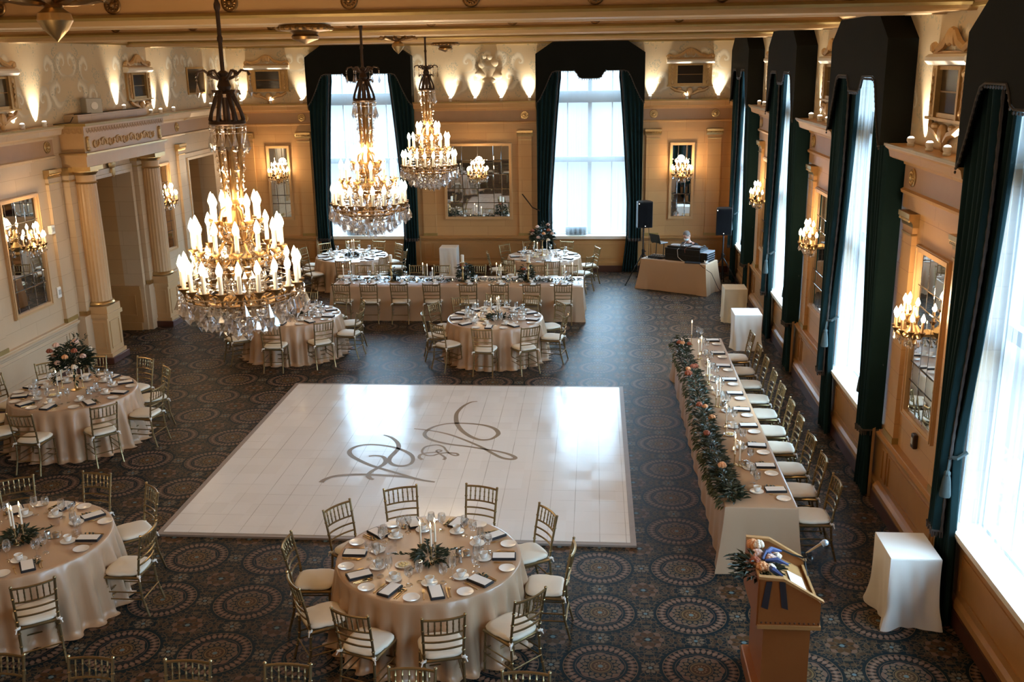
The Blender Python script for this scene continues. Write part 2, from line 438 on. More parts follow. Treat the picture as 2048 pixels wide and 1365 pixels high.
struct(MB().bx(-12, 6, YB - .3, YF + .5, -.2, 0), 'floor', 'carpet', smooth=0)
struct(MB().bx(-12, 6, YB - .3, YF + .5, ZC, ZC + .2), 'ceiling', 'cornice_cream', smooth=0)
struct(MB().bx(-12, 6, YB - .3, YB, 0, ZC), 'wall_back', 'panel_wood', smooth=0)

def wall_with_holes(name, mat_lo, mat_hi, a0, a1, holes, put):
    """holes: (a_lo, a_hi, z_lo, z_hi); lower wall below 4.5 m, painted frieze above"""
    for nm, mt, za, zb in ((name, mat_lo, 0, 4.5), (name + '_frieze', mat_hi, 4.5, ZC)):
        mb = MB(); cuts = sorted(h for h in holes if h[2] < zb and h[3] > za); at = a0
        for lo, hi, zl, zh in cuts:
            if lo > at: put(mb, at, lo, za, zb)
            if zl > za: put(mb, lo, hi, za, min(zl, zb))
            if zh < zb: put(mb, lo, hi, max(zh, za), zb)
            at = hi
        if at < a1: put(mb, at, a1, za, zb)
        struct(mb, nm, mt, smooth=0)
hw = 1.22
wins_r = [-7.0, -2.47, 2.88] + WIN_R
wall_with_holes('wall_right', 'stone', 'mural_y', YB, YF + .4, [(w - hw, w + hw, .93, 5.55) for w in wins_r if w > -4] , lambda mb, a, b, c, d: mb.bx(XR, XR + .34, a, b, c, d))
wall_with_holes('wall_far', 'stone', 'mural_x', XL - .4, XR + .34, [(w - hw, w + hw, .93, 5.55) for w in WIN_F], lambda mb, a, b, c, d: mb.bx(a, b, YF, YF + .34, c, d))
DOORS = [(18.75, 20.25, 3.42), (23.35, 24.95, 3.36)]
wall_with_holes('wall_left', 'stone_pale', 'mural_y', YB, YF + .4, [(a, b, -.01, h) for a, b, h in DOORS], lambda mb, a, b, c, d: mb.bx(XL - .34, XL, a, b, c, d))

# ceiling beams, crown
def beam_profile(y):
    return [(y - .62, ZC), (y - .62, 6.04), (y - .66, 6.035), (y - .66, 6.02), (y - .60, 6.015)], [(y - .60, 6.015), (y - .60, 5.972)], None
ti = 0
def trim(mb, mat, **kw):
    global ti
    ti += 1; return struct(mb, 'trim_%d' % ti, mat, **kw)
for y in BEAMS:
    trim(MB().bx(XL, XR, y - .50, y + .50, 6.03, ZC), 'band_tan', smooth=0)
    trim(MB().extrude([(y - .53, 6.03), (y - .56, 6.0), (y - .545, 5.972), (y + .545, 5.972), (y + .56, 6.0), (y + .53, 6.03)], XL, XR), 'band_gold', smooth=0)
    trim(MB().extrude([(y - .525, 5.972), (y - .525, 5.935), (y + .525, 5.935), (y + .525, 5.972)], XL, XR).extrude([(y - .50, 5.935), (y - .50, 5.922), (y - .36, 5.922), (y - .34, 5.934), (y + .34, 5.934), (y + .36, 5.922), (y + .50, 5.922), (y + .50, 5.935)], XL, XR), 'cornice_cream', smooth=0)
crown = [(0, 5.99), (.05, 5.99), (.06, 6.04), (.10, 6.06), (.16, 6.16), (.24, 6.24), (.26, 6.32), (0, 6.32)]
for xf, L, nm in ((FF((XL + XR) / 2), (XR - XL) / 2, 0), (FR((YB + YF) / 2), (YF - YB) / 2, 1), (FL((YB + YF) / 2), (YF - YB) / 2, 2)):
    trim(MB(xf).extrude(crown, -L, L), 'cornice_cream', smooth=20)
    trim(MB(xf).bx(-L, L, 0, .065, 5.955, 5.99), 'band_gold', smooth=0)

def rosette_mb(r):
    mb = MB()
    mb.lathe([(r, 0), (r * 1.02, .012), (r * .9, .022), (r * .86, .012), (r * .8, .012)], 20, caps=False)
    for k in range(12):
        a = 2 * pi * k / 12; mb.ball((r * .58 * cos(a), r * .58 * sin(a), .014), r * .2, r * .13, .02, 6, 4)
    mb.lathe([(r * .8, .012), (0, .014)], 20, caps=False)
    mb.lathe([(r * .34, .014), (r * .34, .03), (r * .2, .045), (0, .05)], 14, caps=False)
    return mb
def rot_face(mb, axis):   # lay the z-facing rosette against a wall facing axis
    Mx = {'-y': Matrix.Rotation(pi / 2, 4, 'X'), '-x': Matrix.Rotation(-pi / 2, 4, 'Y'), '+x': Matrix.Rotation(pi / 2, 4, 'Y')}[axis]
    mb.v = [tuple(Mx @ Vector(q)) for q in mb.v]; return mb
def make_rosette(r, axis, mat='gilt_bronze'):
    o = rot_face(rosette_mb(r), axis).build('gilt_rosette', mat); return tag(o, 'x', 'ornament')
bros = Proto(lambda: make_rosette(.088, '-y'))
for bi, y in ((1, 10.96), (2, 16.2)):
    for k in range(8):
        X = -6.2 + 1.24 * k - (1.24 if bi == 2 else 0)
        bros.place((X, y - .505, 6.125), 0, 'round gilt rosette on the face of the %s ceiling beam' % ('front' if bi == 1 else 'second'), 'gilt rosettes on the %s ceiling beam' % ('front' if bi == 1 else 'second'))

# pendant bosses on the beam soffits : two kinds in turn
def boss(kind):
    o = thing('ceiling_boss', 'x', 'ceiling ornament')
    mb = MB()
    if kind == 0:
        prof = [(.10, 0), (.27, 0), (.29, -.03), (.26, -.06), (.20, -.07), (.16, -.075)]
        mb.lathe(prof, 28, wob=lambda A, z: 1 + .04 * sin(14 * A), caps=False)
        mb.lathe([(.16, -.07), (.13, -.10), (.15, -.12), (.14, -.15), (.08, -.17), (.03, -.19), (0, -.20)], 20, wob=lambda A, z: 1 + .05 * sin(10 * A), caps=False)
        mb.build('gilt_body', 'gilt_bronze', o)
        f = MB()
        for k in range(22): a = 2 * pi * k / 22; f.ball((.27 * cos(a), .27 * sin(a), -.04), .041, .041, .026, 6, 4)
        f.build('bead_rim', 'gilt_bronze', o)
    else:
        mb.lathe([(.10, 0), (.20, 0), (.18, -.03), (.08, -.05), (.05, -.08)], 24, caps=False)
        for k in range(10):
            a = 2 * pi * k / 10
            mb.tube([(.06 * cos(a), .06 * sin(a), -.05), (.18 * cos(a), .18 * sin(a), -.035), (.27 * cos(a), .27 * sin(a), -.02), (.31 * cos(a), .31 * sin(a), -.045)], [.02, .03, .028, .012], 6)
        mb.build('gilt_body', 'gilt_bronze', o)
        d = MB(); d.lathe([(.05, -.08), (.09, -.11), (.10, -.15), (.07, -.20), (.02, -.25), (0, -.27)], 10, caps=False); d.build('drop', 'gold', o)
    return o
b0 = boss(0); b1 = boss(1)
b1.location = (-3.1, 5.79, 5.92); b1['label'] = 'big leafy gilt ceiling boss with drop, cut by the top edge of the picture'
b0.location = (-3.1, 10.96, 5.92); b0['label'] = 'ringed gilt ceiling boss under the front beam'
dup(b1, (-3.1, 16.2, 5.92), .3, 'leafy gilt ceiling boss with pointed drop under the second beam')
dup(b0, (-3.1, 21.4, 5.92), .2, 'ringed gilt ceiling boss under the beam closest to the far wall')

# ---- panelled piers
def pier(xf, L, pil, wall_name, ends=(1, 1), flip=False):
    """one bay of wall between windows, in local coordinates; L half length, pil = +-x of the pilasters"""
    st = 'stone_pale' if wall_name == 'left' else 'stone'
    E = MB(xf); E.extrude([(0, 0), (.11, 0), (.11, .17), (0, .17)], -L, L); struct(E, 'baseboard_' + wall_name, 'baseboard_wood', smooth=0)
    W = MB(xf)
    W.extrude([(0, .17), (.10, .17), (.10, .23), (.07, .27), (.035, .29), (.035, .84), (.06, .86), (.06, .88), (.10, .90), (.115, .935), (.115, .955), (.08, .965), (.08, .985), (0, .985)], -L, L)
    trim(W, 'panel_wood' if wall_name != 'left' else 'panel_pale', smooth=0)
    # raised frames of the wainscot panels
    P = MB(xf); n = max(1, round(2 * (L - .1) / .9)) if L > 1.2 else 1
    xs = [-L + .08] + [(-L + .34), (L - .34)] + [L - .08] if L > 1.0 else [-L + .1, L - .1]
    for a, b in zip(xs[:-1], xs[1:]):
        a += .04; b -= .04
        if b - a < .1: continue
        for (p0, p1, q0, q1) in ((a, b, .36, .38), (a, b, .76, .78), (a, a + .02, .36, .78), (b - .02, b, .36, .78)): P.bx(p0, p1, .03, .052, q0, q1)
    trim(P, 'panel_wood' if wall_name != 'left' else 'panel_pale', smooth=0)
    for px in pil:
        S = MB(xf); S.bx(px - .19, px + .19, 0, .075, .985, 1.06); struct(S, 'trim_%d' % (ti + 1), 'band_gold', smooth=0)
        trim(MB(xf).bx(px - .175, px + .175, 0, .06, 1.06, 3.62), st, smooth=0)
        C = MB(xf); C.extrude([(0, 3.62), (.07, 3.62), (.075, 3.66), (.10, 3.70), (.12, 3.72), (.12, 3.775), (0, 3.775)], px - .21, px + .21)
        C.bx(px - .18, px + .18, 0, .075, 3.52, 3.54)
        for k in range(9): C.ball((px - .17 + .0425 * k, .105, 3.695), .018, .018, .02, 6, 4)
        trim(C, 'gold', smooth=30)
    A = MB(xf); A.extrude([(0, 3.80), (.045, 3.80), (.045, 3.95), (.075, 3.965), (.085, 4.0), (.05, 4.02), (0, 4.02)], -L, L); trim(A, st, smooth=0)
    B = MB(xf); B.extrude([(0, 4.02), (.05, 4.02), (.05, 4.29), (0, 4.29)], -L, L); trim(B, 'frieze_brown', smooth=0)
    K = MB(xf); K.extrude([(0, 4.29), (.07, 4.29), (.08, 4.33), (.20, 4.36), (.24, 4.38), (.26, 4.46), (.30, 4.49), (.30, 4.53), (0, 4.53)], -L - .0, L + .0); trim(K, st, smooth=0)
    G = MB(xf); G.bx(-L - .01, L + .01, .285, .315, 4.505, 4.535); trim(G, 'band_gold', smooth=0)
wros = {}
def wall_rosettes(xf, axis, xs, where):
    if axis not in wros: wros[axis] = Proto(lambda: make_rosette(.105, axis, 'gold'))
    for x in xs:
        p = xf @ Vector((x, .05, 4.165))
        wros[axis].place(p, 0, 'round gold rosette on the brown band ' + where, 'gold rosettes ' + where)
PF = [(-8.62, 1.09, (.66, -.66)), (-3.12, 1.62, (1.31, -1.31)), (2.47, 1.2, (.94, -.62))]
pier(FF(-8.62), 1.09, (-.85, .71), 'far'); wall_rosettes(FF(-8.62), '-y', (-.85, .71), 'of the far wall beside the columned doorway side')
pier(FF(-3.12), 1.60, (1.30, -1.30), 'far'); wall_rosettes(FF(-3.12), '-y', (1.30, -1.30), 'of the far wall above the square mirror')
pier(FF(2.46), 1.2, (.93, -.65), 'far'); wall_rosettes(FF(2.46), '-y', (.93, -.65), 'of the far wall above the speakers')
for i, y in enumerate(PIER_R):
    pier(FR(y), 1.19, (.86, -.86), 'right'); wall_rosettes(FR(y), '-x', (.86, -.86), 'of the window wall, %s bay' % ('garland table', 'middle', 'speaker')[i])
pier(FR(26.15), .5, (), 'right')
pier(FL(15.9), 1.5, (.95, -1.35), 'left'); wall_rosettes(FL(15.9), '+x', (-1.3,), 'before the columned doorway')
pier(FL(12.2), 2.2, (1.5, -1.3), 'left')
pier(FL(22.15), 1.15, (-.85,), 'left'); wall_rosettes(FL(22.15), '+x', (-.75,), 'between the two doorways')
# over the second doorway and to the corner
for a, b in ((23.3, 26.6),):
    xf = FL((a + b) / 2); L = (b - a) / 2
    trim(MB(xf).extrude([(0, 3.80), (.045, 3.80), (.045, 3.95), (.085, 4.0), (0, 4.02)], -L, L), 'stone_pale', smooth=0)
    trim(MB(xf).extrude([(0, 4.02), (.05, 4.02), (.05, 4.29), (0, 4.29)], -L, L), 'frieze_brown', smooth=0)
    trim(MB(xf).extrude([(0, 4.29), (.07, 4.29), (.20, 4.36), (.26, 4.46), (.30, 4.49), (.30, 4.53), (0, 4.53)], -L, L), 'stone_pale', smooth=0)
    trim(MB(xf).bx(-L, L, .285, .315, 4.505, 4.535), 'band_gold', smooth=0)
# wainscot between door 2 and the corner
xf = FL(25.8); struct(MB(xf).extrude([(0, 0), (.11, 0), (.11, .17), (0, .17)], -.8, .8), 'baseboard_left', 'baseboard_wood', smooth=0)
trim(MB(xf).extrude([(0, .17), (.10, .17), (.035, .29), (.035, .84), (.115, .935), (.08, .985), (0, .985)], -.8, .8), 'panel_pale', smooth=0)

# ---- doorways of the left wall
for i, (a, b, h) in enumerate(DOORS):
    P = MB(); d = .95
    P.bx(XL - .34 - d, XL - .34, b, b + .12, 0, h + .3).bx(XL - .34 - d, XL - .34, a - .12, a, 0, h + .3).bx(XL - .34 - d, XL - .34, a - .1, b + .1, h, h + .3)
    trim(P, 'stone', smooth=0)
    W = MB(); W.bx(XL - .34 - d, XL, b - .035, b, .17, .9).bx(XL - .34 - d, XL + .0, b - .06, b, .90, .98).bx(XL - 1.2, XL - .04, b - .05, b, 0, .17)
    for (p0, p1, q0, q1) in ((XL - .62, XL - .12, .32, .34), (XL - .62, XL - .12, .76, .78), (XL - .62, XL - .60, .32, .78), (XL - .14, XL - .12, .32, .78)): W.bx(p0, p1, b - .05, b - .03, q0, q1)
    trim(W, 'panel_wood', smooth=0)
    D = MB(); D.bx(XL - .34 - d, XL - .34 - d + .07, a, b, 0, h); dr = struct(D, 'door_%d' % (i + 1), 'dark_wood', smooth=0)
    pn = MB()
    for (p0, p1) in ((a + .1, (a + b) / 2 - .06), ((a + b) / 2 + .06, b - .1)):
        pn.bx(XL - 1.23, XL - 1.20, p0, p1, 1.25, h - .25)
    pn.build('door_glass', 'dark_glass', dr, smooth=0)
    hd = MB(); hd.tube([(XL - 1.22, b - .16, 1.0), (XL - 1.17, b - .16, 1.02), (XL - 1.17, b - .16, 1.25), (XL - 1.22, b - .16, 1.27)], .012); hd.build('door_handle', 'gilt_bronze', dr)
    F = MB()
    for w, y0 in ((.16, .05), (.06, .075)):
        F.bx(XL, XL + y0, a - w, a, 0, h + w).bx(XL, XL + y0, b, b + w, 0, h + w).bx(XL, XL + y0, a - w, b + w, h, h + w)
    trim(F, 'stone_pale', smooth=0)

# ---- columned portico of doorway 1
def fluted(A, z): return 1 + .022 * cos(20 * A)
for k, yc in enumerate((18.02, 20.83)):
    t = thing('portico_column', 'fluted stone column on a panelled plinth, %s the doorway' % ('standing by the tall-flower round table, before' if k == 0 else 'standing past'), 'column', (-9.47, yc, 0)); t['kind'] = 'structure'
    B = MB(); B.cbox(-.245, .29, -.34, .34, 0, .13, .01); B.build('plinth_base', 'baseboard_wood', t)
    B = MB()
    B.bx(-.245, .25, -.30, .30, .13, .20).bx(-.245, .215, -.27, .27, .20, .90).bx(-.245, .25, -.305, .305, .90, .98).bx(-.245, .235, -.27, .27, .98, 1.12)
    for (p0, p1, q0, q1) in ((-.19, .19, .28, .30), (-.19, .19, .80, .82), (-.19, -.17, .28, .82), (.17, .19, .28, .82)): B.bx(.21, .228, p0, p1, q0, q1)
    for (p0, p1, q0, q1) in ((-.19, .16, .28, .30), (-.19, .16, .80, .82), (-.19, -.17, .28, .82), (.14, .16, .28, .82)): B.bx(p0, p1, -.283, -.268, q0, q1)
    B.build('plinth', 'column_stone', t, smooth=0)
    C = MB(); C.lathe([(.21, 1.20), (.205, 1.25), (.208, 2.2), (.185, 3.45)], 80, wob=fluted, caps=False); C.build('shaft', 'column_stone', t)
    C = MB(); C.lathe([(.22, 1.12), (.25, 1.13), (.255, 1.16), (.24, 1.19), (.215, 1.205)], 32, caps=False); C.build('base_ring', 'gold', t)
    C = MB(); C.lathe([(.20, 3.45), (.20, 3.47), (.188, 3.48), (.188, 3.60)], 32, caps=False); C.build('necking', 'column_stone', t)
    C = MB(); C.lathe([(.20, 3.60), (.25, 3.66), (.25, 3.68)], 28, wob=lambda A, z: 1 + .03 * sin(28 * A), caps=False); C.bx(-.25, .25, -.25, .25, 3.68, 3.76).lathe([(.20, 3.44), (.21, 3.455), (.20, 3.47)], 28, caps=False); C.build('capital', 'gold', t, smooth=30)
for yc in (17.66, 20.47):
    trim(MB().bx(XL, -9.58, yc - .02, yc + .30, 1.05, 3.72), 'stone_pale', smooth=0)
    trim(MB().bx(XL, -9.56, yc - .04, yc + .32, 3.62, 3.76).bx(XL, -9.57, yc - .03, yc + .31, 3.50, 3.53).bx(XL, -9.56, yc - .04, yc + .32, .98, 1.06), 'gold', smooth=0)
trim(MB().bx(XL, -9.55, 17.5, 18.75, 0, .98).bx(XL, -9.55, 20.3, 21.2, 0, .98), 'panel_pale', smooth=0)
ent = MB(); ent.bx(XL, -9.24, 17.72, 21.16, 3.76, 3.95).bx(XL, -9.20, 17.68, 21.20, 3.95, 4.0).bx(XL, -9.27, 17.76, 21.12, 4.0, 4.33).bx(XL, -9.22, 17.70, 21.18, 4.33, 4.50)
trim(ent, 'column_stone', smooth=0)
trim(MB().bx(XL, -9.12, 17.60, 21.28, 4.50, 4.545), 'band_gold', smooth=0)
trim(MB().bx(XL, -9.185, 17.66, 21.22, 3.985, 4.015), 'gold', smooth=0)
trim(MB().bx(XL, -9.45, 18.0, 20.9, 4.545, 4.68), 'stone_pale', smooth=0)
# greek key and carved scroll panel of the entablature
K = MB()
for k in range(30):
    y0 = 17.80 + k * .112; x = -9.222
    for (a, b, c_, d_) in ((0, .012, .07, .13), (0, .085, .13, .142), (.075, .087, .05, .142), (.03, .087, .05, .062), (.03, .042, .05, .10)): K.bx(x - .004, x + .008, y0 + a, y0 + b, 4.335 + c_ - .02, 4.335 + d_ - .02)
for k in range(4):
    x0 = -9.68 + k * .112; y = 17.70
    for (a, b, c_, d_) in ((0, .012, .07, .13), (0, .085, .13, .142), (.075, .087, .05, .142), (.03, .087, .05, .062), (.03, .042, .05, .10)): K.bx(x0 + a, x0 + b, y - .008, y + .004, 4.335 + c_ - .02, 4.335 + d_ - .02)
trim(K, 'band_tan', smooth=0)
S = MB()
for k in range(9):
    y0 = 18.18 + k * .30; s = 1 if k % 2 else -1
    S.tube([(-9.258, y0 + .13 * cos(a) * (1 - a / 9), 4.165 + s * .09 * sin(a) * (1 - a / 11)) for a in [q * .6 for q in range(13)]], [.022 * (1 - q / 18) for q in range(13)], 5)
    S.ball((-9.26, y0 + .15, 4.165), .02, .05, .06, 6, 4)
o = trim(S, 'carved')
for yy in (17.88, 21.0):
    S = MB(); S.ball((-9.255, yy, 4.17), .03, .055, .13, 8, 6).ball((-9.25, yy, 4.27), .035, .045, .04, 8, 5).ball((-9.25, yy, 4.08), .035, .06, .05, 8, 5); trim(S, 'gilt_dull')
t = thing('carved_keystone', 'carved gilt keystone bracket over the columned doorway', 'ornament', (-9.66, 19.5, 3.55))
S = MB(); S.ball((0, 0, .10), .06, .14, .10, 8, 6).ball((.01, .06, .16), .05, .06, .05, 8, 5).ball((.01, -.06, .16), .05, .06, .05, 8, 5).ball((0, 0, -.05), .05, .09, .12, 8, 6); S.build('scroll', 'gilt_dull', t)

# ---- frieze frames with dark louvres
def frieze_frame():
    t = thing('carved_wall_frame', 'x', 'wall frame')
    F = MB()
    for (a, b, c_, d_, y) in ((-.55, -.34, 4.87, 5.40, .05), (.34, .55, 4.87, 5.40, .05), (-.34, .34, 4.87, 4.92, .05), (-.34, .34, 5.36, 5.40, .05), (-.37, -.32, 4.87, 5.40, .075), (.32, .37, 4.87, 5.40, .075)): F.bx(a, b, 0, y, c_, d_)
    F.bx(-.58, .58, 0, .08, 4.84, 4.87)
    F.build('frame', 'gilt_dull', t, smooth=0)
    F = MB(); F.bx(-.32, .32, 0, .02, 4.92, 5.36); F.build('louvre', 'dark_glass', t, smooth=0)
    F = MB(); F.bx(-.32, .32, .015, .03, 5.13, 5.145); F.build('louvre_bar', 'gilt_bronze', t, smooth=0)
    F = MB(); F.extrude([(0, 5.41), (.09, 5.41), (.13, 5.45), (.13, 5.49), (.09, 5.52), (0, 5.52)], -.60, .60); F.build('hood_moulding', 'white_roll', t, smooth=30)
    F = MB()
    for s in (-1, 1):
        F.tube([(s * .60, .05, 5.56), (s * .52, .06, 5.62), (s * .40, .06, 5.57), (s * .22, .06, 5.62), (s * .08, .06, 5.74)], [.035, .03, .04, .045, .03], 6)
        F.ball((s * .56, .06, 5.59), .05, .04, .05, 8, 5)
    for k in range(5): a = (k - 2) * .42; F.ball((.10 * sin(a), .06, 5.64 + .06 * cos(a)), .045, .05, .09, 8, 5)
    F.bx(-.6, .6, 0, .05, 5.52, 5.55)
    F.build('crest_carving', 'carved', t)
    F = MB()
    for s in (-1, 1):
        F.tube([(s * .445, .06, 5.35 - .04 * q) if q % 2 else (s * (.445 + .035), .06, 5.35 - .04 * q) for q in range(12)], .014, 5)
        F.ball((s * .445, .055, 5.33), .045, .03, .045, 8, 5).ball((s * .445, .055, 4.94), .04, .03, .05, 8, 5)
        F.tube([(s * .48, .04, 4.82), (s * .36, .06, 4.75), (s * .2, .06, 4.72), (s * .05, .05, 4.64)], [.03, .045, .04, .03], 6)
        F.ball((s * .26, .06, 4.78), .07, .04, .04, 8, 5)
    F.ball((0, .06, 4.72), .09, .06, .10, 8, 6).ball((0, .05, 4.6), .04, .04, .07, 8, 5)
    F.build('swag_carving', 'carved', t)
    return t
ff = Proto(frieze_frame)
for y, w in zip(PIER_R, ('above the garland table bay', 'above the middle bay', 'above the speaker bay')): ff.place((XR, y, 0), pi / 2, 'carved gilt frame with dark louvre on the window wall, ' + w)
ff.place((2.43, YF, 0), pi, 'carved gilt frame with dark louvre on the far wall above the speakers')
ff.place((-8.62, YF, 0), pi, 'carved gilt frame with dark louvre on the far wall between doorway and curtains')
ff.place((XL, 21.2, 0), -pi / 2, 'carved gilt frame with dark louvre above the columned doorway end')
ff.place((XL, 15.95, 0), -pi / 2, 'carved gilt frame with dark louvre cut by the picture edge')
pn = thing('wall_vent_panel', 'plain dark square vent high on the frieze near the room corner', 'vent', (XL, 24.42, 0), -pi / 2)
MB().bx(-.50, .50, 0, .02, 4.9, 5.46).build('vent_grille', 'dark_glass', pn, smooth=0)
fr = MB()
for (a, b, c_, d_) in ((-.54, -.5, 4.86, 5.5), (.5, .54, 4.86, 5.5), (-.54, .54, 4.86, 4.9), (-.54, .54, 5.46, 5.5)): fr.bx(a, b, 0, .03, c_, d_)
fr.build('vent_frame', 'gilt_dull', pn, smooth=0)
# relief group over the square mirror
t = thing('mounted_relief', 'pale painted plaster relief of a seated group above the square mirror', 'relief', (-2.75, YF - .02, 5.32))
S = MB()
for (x, z, a, b) in ((0, .0, .20, .22), (-.15, .14, .11, .12), (.16, .18, .10, .11), (.05, .32, .07, .08), (-.2, -.10, .16, .10), (.22, -.14, .14, .12), (-.10, .34, .06, .07), (.02, -.26, .2, .08)): S.ball((x, 0, z), a, .014, b, 12, 6)
S.build('relief_figure', 'mural_x', t)

# ---- windows with sheers, curtains, valances
win_n = 0
def window(xf, outside_only=False):
    global win_n
    win_n += 1
    F = MB(xf)                                             # local: y<0 is outside the wall face
    for (a, b, c_, d_, w) in ((-1.22, -1.14, .93, 5.55, .10), (1.14, 1.22, .93, 5.55, .10), (-1.22, 1.22, .93, 1.01, .10), (-1.22, 1.22, 5.47, 5.55, .10), (-1.22, 1.22, 4.46, 4.76, .09), (-1.22, 1.22, 2.92, 3.06, .09), (-.05, .05, .93, 5.55, .08), (-.60, -.57, .93, 5.55, .05), (.57, .60, .93, 5.55, .05)): F.bx(a, b, -.30, -.30 + w, c_, d_)
    w_ = struct(F, 'window_%d' % win_n, 'window_paint', smooth=0)
    G = MB(xf); G.bx(-1.18, 1.18, -.262, -.257, 1.0, 5.5); G.build('window_pane', 'pane_glass', w_, smooth=0)
    S = MB(xf); S.bx(-1.30, 1.30, -.22, .12, .945, .985).bx(-1.26, 1.26, .06, .10, .90, .945); trim(S, 'white_roll', smooth=0)
    W = MB(xf); W.extrude([(0, .17), (.06, .17), (.06, .24), (.03, .28), (.03, .84), (.06, .90), (0, .93)], -1.5, 1.5)
    for (p0, p1, q0, q1) in ((-.95, .95, .36, .38), (-.95, .95, .74, .76), (-.95, -.93, .36, .76), (.93, .95, .36, .76)): W.bx(p0, p1, .025, .045, q0, q1)
    trim(W, 'panel_wood', smooth=0)
    struct(MB(xf).bx(-1.5, 1.5, 0, .08, 0, .17), 'baseboard_window_wall' if False else 'baseboard_right', 'baseboard_wood', smooth=0)
    # reveal
    Rv = MB(xf)
    return w_
sheer_cache = {}
def sheer_mesh():
    S = MB()
    def fn(u, v):
        x = -1.33 + 2.66 * u; z = .99 + 4.5 * (1 - v)
        amp = .022 + .012 * sin(x * 5.0)
        return (x, .045 + amp * sin(x * 46 + .5 * sin(z * 1.3)) + .012 * sin(x * 13 + z), z)
    S.grid(fn, 170, 10); return S
def make_sheer():
    o = sheer_mesh().build('sheer_curtain', 'sheer', smooth=180, recalc=False); return tag(o, 'x', 'sheer curtain')
sheers = Proto(make_sheer)

LOW = [(-1.39, 4.50), (-1.36, 4.50), (-1.28, 4.60), (-1.15, 4.86), (-1.03, 5.14), (-.96, 5.25), (-.86, 5.28), (-.40, 5.28), (-.34, 5.22), (-.28, 5.12), (-.20, 5.09)]
LOW = LOW + [(-a, b) for a, b in reversed(LOW)]
def make_valance():
    t = thing('valance', 'x', 'valance')
    outer = [(-1.39, 4.50), (-1.39, 5.70), (-.95, 5.985), (.95, 5.985), (1.39, 5.70), (1.39, 4.50)]
    V = MB()
    # front board as a strip between the lower edge and the top outline
    def top(x):
        ax = abs(x); return 5.985 if ax < .95 else 5.985 - (ax - .95) / .44 * .285
    n = len(LOW); vs = []
    for y in (.32, .345):
        for (x, z) in LOW: vs += [(x, y, z), (x, y, top(x))]
    fs = []; o = 2 * n
    for i in range(n - 1):
        a, b = 2 * i, 2 * i + 2
        fs += [(a, a + 1, b + 1, b), (o + a, o + b, o + b + 1, o + a + 1), (a, b, o + b, o + a)]
    V.add(vs, fs); V.build('front_board', 'velvet_black', t, smooth=0)
    W = MB()
    for p, q in zip(outer[:-1], outer[1:]): W.add([(p[0], 0, p[1]), (q[0], 0, q[1]), (q[0], .345, q[1]), (p[0], .345, p[1])], [(0, 1, 2, 3)])
    W.build('side_return', 'velvet_black', t, smooth=0, recalc=False)
    Fq = MB(); pts = []
    for (x0, z0), (x1, z1) in zip(LOW[:-1], LOW[1:]):
        k = max(1, int(math.hypot(x1 - x0, z1 - z0) / .03))
        for j in range(k): pts.append((x0 + (x1 - x0) * j / k, .35, z0 + (z1 - z0) * j / k - .012))
    Fq.tube(pts, .012, 5)
    for i, p in enumerate(pts):
        if i % 2 == 0: Fq.ball((p[0], .35, p[2] - .028), .012, .012, .016, 5, 4)
    Fq.build('bobble_fringe', 'fringe', t)
    return t
vals = Proto(make_valance)
